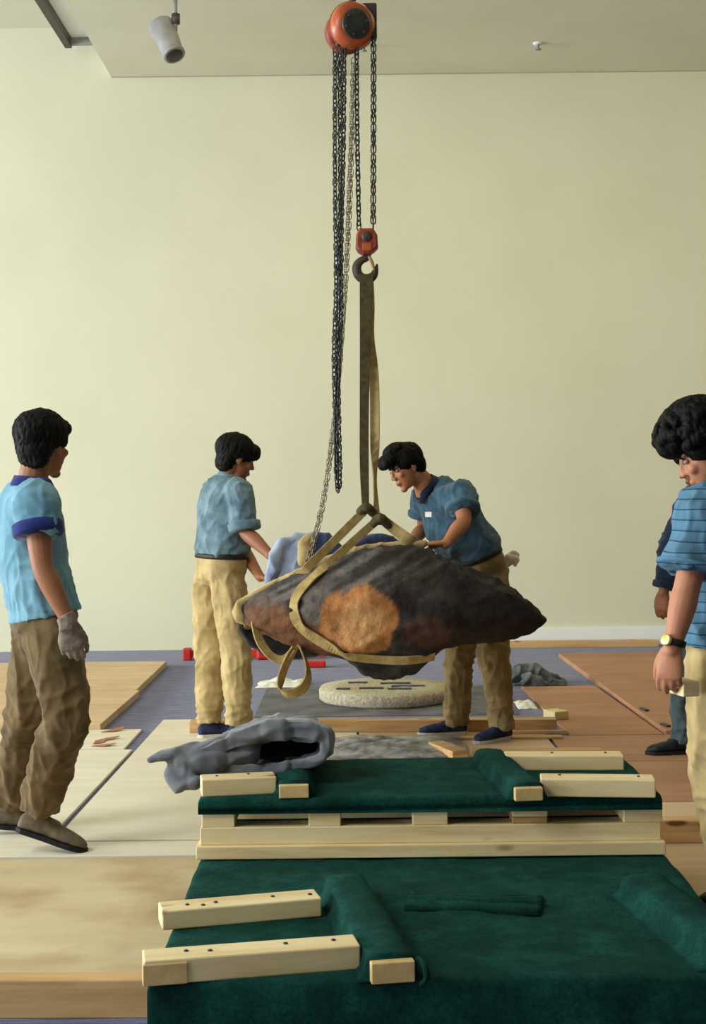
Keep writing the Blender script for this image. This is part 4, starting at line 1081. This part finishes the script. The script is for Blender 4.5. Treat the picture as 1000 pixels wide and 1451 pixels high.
def make_person(J, label, mats, opts):
    """J: joints, left side first. mats: shirt, trousers, shoe, sole. opts: sleeve length, gloves, hair..."""
    pz = FLOOR_Z
    root = empty('person', V((J['pel'].x, J['pel'].y, pz)), label, 'person')
    f, l, u = basis(J['hf'], J['hu'])
    hc_, hs = J['head'], opts.get('hs', 1.0)
    VOX = .0055
    # ---------------- body
    b = MB(); head(b, hc_, f, l, u, hs)
    b.tube([J['neck'] - V((0, 0, .03)), J['neck'] + (hc_ - J['neck']) * .35 - f * .012, hc_ - f * .02 - u * .05], [.062, .056, .054], 14, 4)
    ts = torso_sections(J, [(-.25, .13, .09, 0), (0, .14, .09, 0), (.5, .125, .08, 0), (1, .145, .09, 0), (1.5, .15, .085, 0), (1.85, .11, .06, 0), (2.0, .055, .05, 0)])
    b.loft([section(c, ll, ff, a, bb) for c, ll, ff, a, bb, T in ts])
    for i in (0, 1):
        sh, el, wr = J['sh'][i], J['el'][i], J['wr'][i]
        mid1 = sh.lerp(el, .5); mid2 = el.lerp(wr, .35)
        b.tube([J['neck'].lerp(sh, .55) - UP * .04, sh, mid1, el, mid2, wr.lerp(el, .15), wr + (wr - el).normalized() * .01], [.05, .052, .047, .039, .041, .029, .026], 14, 4)
        if not opts.get('glove', [0, 0])[i]:
            hd = J['hand'][i]; hand(b, wr, hd[0], hd[1], hd[2], hd[3], sc=opts.get('hand_sc', 1.0))
        hp, kn, an = J['hip'][i], J['kn'][i], J['an'][i]
        b.tube([hp, hp.lerp(kn, .5), kn, kn.lerp(an, .35), an], [.075, .065, .048, .048, .034], 14, 4)
        tv = V((J['toe'][i][0], J['toe'][i][1], 0)).normalized()
        b.tube([an, an - UP * .02 + tv * .01, an - UP * .035 + tv * .02], [.034, .028, .02], 10, 3)
    me = b.remesh(VOX, 2)
    sk = V(opts.get('skin', srgb(158, 100, 68))[:3])
    lipc = hc_ + (f * .095 - u * .066) * hs
    brow = [hc_ + (f * .09 + l * q * .032 + u * .026) * hs for q in (1, -1)]
    def col(c):
        r = sk.copy(); d = (c - lipc)
        q = max(0, 1 - sqrt((d.dot(l) / .026) ** 2 + (d.dot(u) / .012) ** 2 + (d.dot(f) / .03) ** 2))
        r = r.lerp(V((.22, .055, .04)), min(1, q * 1.6))
        for e in brow:
            d = c - e; q = 1 - sqrt((d.dot(l) / .026) ** 2 + (d.dot(u) / .008) ** 2 + (d.dot(f) / .03) ** 2)
            if q > 0: r = r.lerp(V((.02, .015, .012)), min(1, q * 2.5))
        return r
    paint(me, col)
    link('body', me, M['skin'], root)
    for q in (1, -1):
        e = hc_ + (f * .0765 + l * q * .032 + u * .006) * hs
        b = MB(); b.ell(e, (f, l, u), (.011 * hs, .0135 * hs, .0075 * hs), 12, 8)
        eo = link('eye', b.mesh(), M['eye_white'], root)
        b = MB(); b.ell(e + f * .0075 * hs, (f, l, u), (.005 * hs, .006 * hs, .0065 * hs), 10, 8); link('iris', b.mesh(), M['iris'], eo)
    # ---------------- hair
    b = MB(); A = (f, l, u)
    b.ell(hc_ + (u * .046 - f * .018) * hs, A, (.108 * hs, .090 * hs, .088 * hs), 20, 14)
    b.ell(hc_ + (-f * .052 + u * .004) * hs, A, (.064 * hs, .080 * hs, .078 * hs), 18, 12)
    st = opts.get('hair', 'plain')
    for q in (-1, 1):
        b.ell(hc_ + (l * q * .066 + u * .032 - f * .010) * hs, A, (.066 * hs, .026 * hs, .045 * hs), 14, 10)
    if st == 'fringe':
        b.ell(hc_ + (f * .066 + u * .062) * hs, A, (.056 * hs, .078 * hs, .046 * hs), 16, 10)
        b.ell(hc_ + (f * .088 + u * .044) * hs, A, (.032 * hs, .064 * hs, .028 * hs), 16, 10)
        b.ell(hc_ + (-f * .058 - u * .030) * hs, A, (.054 * hs, .078 * hs, .058 * hs), 16, 10)
        b.ell(hc_ + (u * .05 - f * .02) * hs, A, (.118 * hs, .096 * hs, .092 * hs), 20, 14)
    elif st == 'swept':
        b.ell(hc_ + (f * .090 + u * .074) * hs, A, (.050 * hs, .070 * hs, .038 * hs), 16, 10)
        b.ell(hc_ + (f * .112 + u * .064) * hs, A, (.030 * hs, .056 * hs, .026 * hs), 16, 10)
        b.ell(hc_ + (f * .02 + u * .115) * hs, A, (.07 * hs, .065 * hs, .035 * hs), 16, 10)
    elif st == 'curly':
        rnd = random.Random(5)
        b.ell(hc_ + (f * .078 + u * .072) * hs, A, (.062 * hs, .075 * hs, .048 * hs), 16, 10)
        b.ell(hc_ + (u * .09 - f * .01) * hs, A, (.11 * hs, .095 * hs, .075 * hs), 16, 10)
        for k in range(300):
            th = rnd.uniform(0, 2 * pi); ph = rnd.uniform(-.1, 1.5)
            dv = f * cos(th) * cos(ph) + l * sin(th) * cos(ph) + u * sin(ph)
            if dv.dot(f) > .45 and dv.dot(u) < .3: continue
            p = hc_ + (u * .055 + f * .01) * hs + (f * dv.dot(f) * .128 + l * dv.dot(l) * .102 + u * dv.dot(u) * .112) * hs
            b.ell(p, A, (.016 * hs,) * 3, 8, 6)
    else:
        b.ell(hc_ + (f * .056 + u * .070) * hs, A, (.052 * hs, .074 * hs, .044 * hs), 16, 10)
        b.ell(hc_ + (u * .05 - f * .02) * hs, A, (.114 * hs, .096 * hs, .092 * hs), 20, 14)
        b.ell(hc_ + (-f * .055 - u * .040) * hs, A, (.042 * hs, .066 * hs, .050 * hs), 16, 10)
    me = b.remesh(.0045, 3)
    def strands(c, n):
        d = c - hc_; a, bb, cc = d.dot(l), d.dot(f), d.dot(u)
        w1 = noise.noise(V((a * 22, bb * 22, cc * 7 + 3)))
        w2 = noise.noise(V((a * 70 + w1, bb * 70, cc * 18)))
        return .005 * w1 + .0045 * (1 - 2 * abs(w2)) + .002 * noise.noise(V((a * 180, bb * 180, cc * 60)))
    displace(me, strands)
    link('hair', me, M['hair'], root)
    # ---------------- trousers
    b = MB(); tw = opts.get('tw', 1.0); tuck_ = opts.get('tuck', True)
    ts = torso_sections(J, [(-.36, .15 * tw, .105 * tw, 0), (-.2, .178 * tw, .128 * tw, -.006), (0, .176 * tw, .128 * tw, -.006), (.2, .172 if tuck_ else .155, .126 if tuck_ else .110, 0), (opts.get('waist', .34), .168 if tuck_ else .145, .124 if tuck_ else .10, 0)])
    b.loft([section(c, ll, ff, a, bb) for c, ll, ff, a, bb, T in ts])
    for i in (0, 1):
        hp, kn, an = J['hip'][i], J['kn'][i], J['an'][i]
        hem = an + (kn - an).normalized() * opts.get('hem', .0)
        b.tube([hp.lerp(J['pel'], .25) + UP * .03, hp.lerp(kn, .12), hp.lerp(kn, .5), kn, kn.lerp(an, .5), hem.lerp(kn, .12), hem],
               [.09 * tw, .112 * tw, .104 * tw, .090 * tw, .085 * tw, .077 * tw, .074 * tw], 18, 5, False)
    me = b.remesh(.008, 3)
    waist_ = ts[-1][0]; knees = J['kn']; ankles = J['an']; pel = J['pel']
    def fold(c, n):
        k = min(min((c - q).length for q in knees), .25) / .25
        a = min(min((c - q).length for q in ankles), .28) / .28
        hpd = min((c - pel).length, .3) / .3
        v = .013 * ridge(c, 9, 9, 2.2, 1) + .005 * ridge(c, 22, 22, 8, 4)
        v += (1 - k) * .018 * ridge(c, 6, 6, 16, 5) + (1 - a) * .020 * ridge(c, 6, 6, 20, 7) + (1 - hpd) * .012 * ridge(c, 8, 8, 16, 9)
        wz = max(0, min(1, ((waist_ - c).dot(UP) - .01) / .12))
        return (v - .009) * wz
    displace(me, fold)
    tr = link('trousers', me, M[mats[1]], root)
    # ---------------- shirt
    b = MB(); sw = opts.get('sw', 1.0)
    tuck = opts.get('tuck', True)
    prof_ = [(.20, .140, .100, 0), (.32, .152, .108, 0), (.40, .176 * sw, .130 * sw, 0), (.50, .190 * sw, .142 * sw, 0)] if tuck else [(opts.get('shirt_hem', -.25), .204 * opts.get('hw', 1), .152 * opts.get('hw', 1), 0), (.3, .190 * sw, .140 * sw, 0)]
    by = opts.get('belly', 0)
    prof_ += [(.65, .180 * sw, (.134 + by) * sw, by), (1, .186 * sw, (.138 + by * .8) * sw, .004 + by), (1.4, .186 * sw, .132 * sw, 0), (1.7, .160 * sw, .108 * sw, -.006), (1.88, .112 * sw, .084 * sw, -.006), (1.98, .072, .068, 0)]
    ts = torso_sections(J, prof_)
    b.loft([section(c, ll, ff, a, bb, 32, .9) for c, ll, ff, a, bb, T in ts])
    cuffs = []
    for i in (0, 1):
        sh, el, wr = J['sh'][i], J['el'][i], J['wr'][i]
        sl_ = opts['sleeve']; r0 = opts.get('sr', .074)
        if sl_ <= 1:
            end = sh.lerp(el, sl_); pts = [J['neck'].lerp(sh, .5) - UP * .045, sh, sh.lerp(end, .5), end]; rad = [.075, r0 + .006, r0, r0 * opts.get('flare', 1.0)]
            dv = (el - sh).normalized()
        else:
            end = el.lerp(wr, sl_ - 1); pts = [J['neck'].lerp(sh, .5) - UP * .045, sh, sh.lerp(el, .5), el, end]; rad = [.075, r0 + .006, r0 * .95, r0 * .85, r0 * .72]
            dv = (wr - el).normalized()
        b.tube(pts, rad, 18, 5, False); cuffs.append((end, dv, rad[-1]))
    me = b.remesh(.0075, 2)
    els = J['el']; shs = J['sh']; waist = ts[0][0]
    def sfold(c, n):
        e = min(min((c - q).length for q in els), .18) / .18
        s_ = min(min((c - q).length for q in shs), .2) / .2
        wv = max(0, 1 - (c - waist).length / .30)
        v = .014 * ridge(c, 6, 6, 3.0, 2) + .006 * ridge(c, 17, 17, 9, 6)
        v += (1 - e) * .014 * ridge(c, 8, 8, 20, 3) + (1 - s_) * .010 * ridge(c, 12, 12, 7, 12) + wv * .014 * ridge(c, 16, 16, 4, 8)
        if not tuck and (c - waist).dot(UP) < .03: v *= .5
        return v - .010 + (.006 if not tuck else 0)
    displace(me, sfold)
    shirt = link('shirt', me, M[mats[0]], root)
    # collar
    c, ll, ff, a, bb, T = ts[-1]
    T2 = (T + f * .25).normalized()
    b = MB()
    rings = []
    for k in range(36):
        t = 2 * pi * k / 36; dv = ll * cos(t) + ff * sin(t); ra = .066 + .002 * cos(3 * t)
        base = c + dv * ra; gap = max(0, sin(t)) ** 6
        rings.append([base - T * .012 + dv * .004, base + T * (.028 - .016 * gap) - dv * .002, base + T * (.032 - .018 * gap) + dv * .005, base + dv * (.018 + .014 * gap) - T * (.006 + .02 * gap), base + dv * (.012 + .014 * gap) - T * (.01 + .02 * gap)])
    b.loft(rings, closed=True)
    link('collar', b.mesh(), M[opts.get('collar', mats[0])], shirt)
    for (end, dv, r) in cuffs:
        b = MB(); cw = opts.get('cuff_w', .03); cm = opts.get('cuff', mats[0])
        b.tube([end - dv * cw, end - dv * cw * .9, end - dv * .004, end + dv * .003, end + dv * .003, end - dv * .008], [r * 1.05, r * 1.17, r * 1.17, r * 1.10, r * .9, r * .82], 24, 1, False)
        me = b.mesh(); link('sleeve_cuff', me, M[cm], shirt)
    # belt
    if opts.get('belt'):
        ts2 = torso_sections(J, [(q, .176, .131, 0) for q in (opts['belt'] - .04, opts['belt'] - .035, opts['belt'] + .035, opts['belt'] + .04)])
        b = MB(); b.loft([section(c, ll, ff, a * (.98 if k in (0, 3) else 1), bb * (.98 if k in (0, 3) else 1)) for k, (c, ll, ff, a, bb, T) in enumerate(ts2)])
        link('belt', b.mesh(), M['leather'], root)
    # gloves
    for i in (0, 1):
        if opts.get('glove', [0, 0])[i]:
            b = MB(); hd = J['hand'][i]; wr, el = J['wr'][i], J['el'][i]
            hand(b, wr, hd[0], hd[1], hd[2], hd[3], sc=1.1)
            b.tube([wr.lerp(el, .10), wr.lerp(el, .03), wr + V(hd[0]).normalized() * .03], [.038, .036, .036], 14, 3, False)
            me = b.remesh(.005, 2); displace(me, lambda c, n: .002 * nz(c, 90, 90, 90) + .002 * nz(c, 30, 30, 30))
            link('glove', me, M[opts.get('glove_mat', 'glove')], root)
    for i in (0, 1):
        shoe_parts(root, J['an'][i], J['toe'][i], opts.get('pitch', [0, 0])[i], opts.get('shoe_sc', 1.0), mats[2], mats[3])
    return root

FLOOR_Z = .014
# ---- man A: standing left of the boulder, seen from behind his right side
lv = V((-.42, .90, 0))
J = dict(pel=P(313, 812, 7.72), chest=P(316, 730, 7.72), neck=P(327, 676, 7.74), head=P(335, 650, 7.70),
         hf=V((.86, .36, -.28)), hu=V((.25, .1, 1)))
J['sh'] = [P(318, 699, 7.74) + lv * .17, P(323, 699, 7.74) - lv * .18]
J['el'] = [P(338, 770, 7.92), P(347, 752, 7.55)]
J['wr'] = [P(368, 817, 7.55), P(384, 788, 7.42)]
J['hand'] = [((.8, -.4, -.25), (0, -.3, -1), (.5, .8, 0), .5), ((.9, -.25, -.2), (.2, .2, -1), (.3, .9, .1), .5)]
J['hip'] = [P(306, 822, 7.72) + lv * .085, P(315, 822, 7.72) - lv * .085]
J['kn'] = [P(297, 925, 7.76), P(334, 922, 7.56)]
J['an'] = [P(297, 1024, 7.68), P(337, 1026, 7.52)]
J['toe'] = [(.9, .25), (.97, .1)]
A_ = make_person(J, 'person in a pale blue shirt with rolled sleeves and khaki trousers, left of the boulder', ('shirt_denim', 'khaki', 'shoe_navy', 'sole_white'),
            dict(sleeve=.98, hair='fringe', belt=.36, waist=.36, tw=.92, cuff_w=.045, sr=.078, hs=1.0, skin=srgb(146, 92, 62), tufts=0))

# ---- man C: bending over the boulder from its right
J = dict(pel=P(684, 812, 7.62), chest=P(648, 735, 7.58), neck=P(604, 690, 7.50), head=P(575, 662, 7.45),
         hf=V((-.80, -.42, -.40)), hu=V((-.34, 0, 1)))
lv = V((.36, -.93, 0))
J['sh'] = [P(634, 703, 7.52) + lv * .17, P(622, 706, 7.55) - lv * .17]
J['el'] = [P(657, 738, 7.26), P(600, 748, 7.75)]
J['wr'] = [P(632, 770, 7.16), P(580, 772, 7.55)]
J['hand'] = [((-1, -.06, -.02), (0, 0, -1), (-.1, .9, 0), .12), ((-.7, -.6, -.1), (0, 0, -1), (-.2, -.9, 0), .3)]
J['hip'] = [P(688, 824, 7.62) + lv * .085, P(682, 824, 7.62) - lv * .085]
J['kn'] = [P(699, 928, 7.46), P(651, 928, 7.70)]
J['an'] = [P(711, 1032, 7.50), P(645, 1026, 7.68)]
J['toe'] = [(-.75, -.65), (-1, -.12)]
C_ = make_person(J, 'person with dark hair bending over the right of the boulder, hand laid on the stone', ('shirt_chambray', 'olive_khaki', 'shoe_navy', 'sole_white'),
            dict(sleeve=.62, belly=.032, hair='swept', collar='navy_dark', belt=.36, waist=.38, tw=.90, cuff_w=.03, sr=.082, hs=.98, skin=srgb(176, 116, 80), tufts=0))
b = MB()
b.tube([P(712, 800, 7.62), P(720, 794, 7.62), P(728, 787, 7.62)], [.03, .032, .03], 12, 4)
b.tube([P(722, 790, 7.6), P(731, 792, 7.6), P(730, 800, 7.6)], [.022, .018, .012], 10, 4)
b.tube([P(724, 786, 7.64), P(733, 786, 7.64)], [.02, .014], 10, 4)
me = b.remesh(.005, 2); displace(me, lambda c, n: .005 * nz(c, 40, 40, 40))
link('pocket_glove', me, M['glove_white'], C_)
tagp = P(606, 728, 7.28)
link('name_tag', bevel_box((-.022, -.003, -.014), (.022, .003, .014), .002), M['paper'], C_, loc=P(607, 729, 7.36), rot=Matrix.Rotation(-.7, 3, 'Z'), smooth=False)

# ---- man B: walking at the left edge, seen from behind his right shoulder
lv = V((-.25, .97, 0))
J = dict(pel=P(64, 872, 5.28), chest=P(42, 770, 5.28), neck=P(46, 686, 5.28), head=P(62, 632, 5.29),
         hf=V((.48, .87, -.02)), hu=V((.04, 0, 1)))
J['sh'] = [P(32, 714, 5.30) + lv * .17, P(48, 714, 5.28) - lv * .175]
J['el'] = [P(18, 800, 5.60), P(60, 802, 5.05)]
J['wr'] = [P(40, 872, 5.58), P(96, 880, 5.03)]
J['hand'] = [((.3, 0, -1), (.4, -.9, 0), (.9, .3, 0), .5), ((.12, 0, -1), (-.1, .9, 0), (.9, .1, 0), .55)]
J['hip'] = [P(60, 884, 5.28) + lv * .085, P(68, 884, 5.28) - lv * .085]
J['kn'] = [P(40, 1015, 5.40), P(92, 1012, 5.14)]
J['an'] = [P(14, 1138, 5.50), P(56, 1148, 5.18)]
J['toe'] = [(1, .1), (1, .06)]
B_ = make_person(J, 'person in a light blue polo shirt with navy collar walking at the left edge', ('shirt_polo', 'olive', 'shoe_grey', 'sole'),
            dict(sleeve=.50, hair='plain', tuck=False, shirt_hem=-.02, collar='navy', cuff='navy', cuff_w=.045, sr=.080, sw=.88, hw=.90, tw=.96, glove=[1, 1], pitch=[.1, .34], hs=1.0, skin=srgb(150, 98, 66), waist=.3, tufts=0))

# ---- man D: close at the right edge, looking left and down
M['shirt_stripe'] = None
def stripe():
    m, nt, b = newmat('striped_jersey', .9, .12)
    mp = coords(nt); sp = N(nt, 'ShaderNodeSeparateXYZ'); nt.links.new(mp.outputs[0], sp.inputs[0])
    nzn = N(nt, 'ShaderNodeTexNoise', Scale=5.0); nt.links.new(mp.outputs[0], nzn.inputs['Vector'])
    ma = N(nt, 'ShaderNodeMath', operation='MULTIPLY_ADD'); nt.links.new(nzn.outputs[0], ma.inputs[0]); ma.inputs[1].default_value = .02; nt.links.new(sp.outputs[2], ma.inputs[2])
    mu = N(nt, 'ShaderNodeMath', operation='MULTIPLY'); nt.links.new(ma.outputs[0], mu.inputs[0]); mu.inputs[1].default_value = 1 / .031
    fr = N(nt, 'ShaderNodeMath', operation='FRACT'); nt.links.new(mu.outputs[0], fr.inputs[0])
    r = ramp(nt, fr.outputs[0], [(.0, srgb(46, 74, 98)), (.10, srgb(46, 74, 98)), (.16, srgb(84, 122, 144)), (.95, srgb(90, 128, 150))])
    nt.links.new(r.outputs[0], b.inputs['Base Color'])
    t2 = N(nt, 'ShaderNodeTexNoise', Scale=400.0); nt.links.new(mp.outputs[0], t2.inputs['Vector']); bump(nt, b, t2.outputs[0], .25, .003)
    return m
M['shirt_stripe'] = stripe()
FLOOR_Z = .014
J = dict(pel=P(1024, 905, 4.25), chest=P(1024, 800, 4.25), neck=P(1018, 704, 4.25), head=P(1006, 640, 4.22),
         hf=V((-.86, .22, -.42)), hu=V((-.4, 0, 1)))
J['sh'] = [P(998, 730, 4.06), P(1016, 728, 4.44)]
J['el'] = [P(974, 828, 4.02), P(1010, 830, 4.50)]
J['wr'] = [P(953, 916, 4.0), P(1000, 915, 4.46)]
J['hand'] = [((-.12, .05, -1), (.5, .85, 0), (-.8, .5, 0), .42), ((-.1, 0, -1), (0, -.9, 0), (-.9, -.2, 0), .4)]
J['hip'] = [P(1020, 915, 4.17), P(1028, 915, 4.34)]
J['kn'] = [P(1018, 1110, 4.16), P(1036, 1110, 4.36)]
J['an'] = [P(1062, 1288, 4.18), P(1082, 1276, 4.40)]
J['toe'] = [(-1, -.05), (-1, .05)]
D_ = make_person(J, 'person with curly dark hair and a wristwatch, close at the right edge looking down', ('shirt_stripe', 'khaki', 'shoe_black', 'sole'),
            dict(sleeve=.80, hair='curly', tuck=False, shirt_hem=-.1, cuff_w=.012, sr=.080, flare=1.12, sw=.96, tw=.92, hs=1.0, skin=srgb(184, 124, 92), waist=.3, tufts=0))
# wristwatch
wv = (J['wr'][0] - J['el'][0]).normalized(); wc = J['wr'][0] - wv * .012
b = MB(); b.tube([wc - wv * .010, wc - wv * .009, wc + wv * .009, wc + wv * .010], [.033, .0355, .0355, .033], 24, 1, False)
ws = link('watch_strap', b.mesh(), M['leather'], D_)
wd = V((-.75, -.62, .1)); wd = (wd - wv * wd.dot(wv)).normalized()
b = MB(); b.tube([wc + wd * .030, wc + wd * .034, wc + wd * .041, wc + wd * .043], [.016, .018, .018, .014], 20, 1, False)
link('watch_case', b.mesh(), M['brass'], ws)
# wood block held in the hand of man D
hb = J['wr'][0] + V((.045, .05, -.125))
o = link('wood_block', bevel_box((-.03, -.05, -.022), (.022, .05, .022), .003), M['pine'], loc=hb, rot=Matrix.Rotation(.25, 3, 'Z'), smooth=False)
tag(o, 'small pale wood block held in the hand with the wristwatch', 'wood block')

# ---- man E: farther back at the right edge, mostly hidden
J = dict(pel=P(1000, 838, 7.1), chest=P(1006, 748, 7.1), neck=P(1000, 690, 7.1), head=P(990, 658, 7.08), hf=V((-.9, .1, -.35)), hu=V((-.3, 0, 1)))
J['sh'] = [P(984, 712, 6.92), P(996, 712, 7.28)]
J['el'] = [P(955, 775, 6.92), P(985, 790, 7.3)]
J['wr'] = [P(940, 838, 6.90), P(975, 850, 7.25)]
J['hand'] = [((-.1, 0, -1), (.6, .7, 0), (-.9, .3, 0), .5), ((-.1, 0, -1), (.6, -.7, 0), (-.9, -.3, 0), .5)]
J['hip'] = [P(990, 850, 7.02), P(1000, 850, 7.18)]
J['kn'] = [P(970, 950, 7.02), P(992, 950, 7.2)]
J['an'] = [P(972, 1052, 7.04), P(1000, 1048, 7.2)]
J['toe'] = [(-1, -.1), (-1, .1)]
E_ = make_person(J, 'person in a dark navy long sleeved top, mostly hidden at the right edge', ('navy_dark', 'teal', 'shoe_black', 'sole'),
            dict(sleeve=1.92, hair='plain', tuck=False, shirt_hem=-.1, sr=.075, tw=.86, hs=1.0, skin=srgb(140, 90, 64), waist=.3, cuff_w=.03))
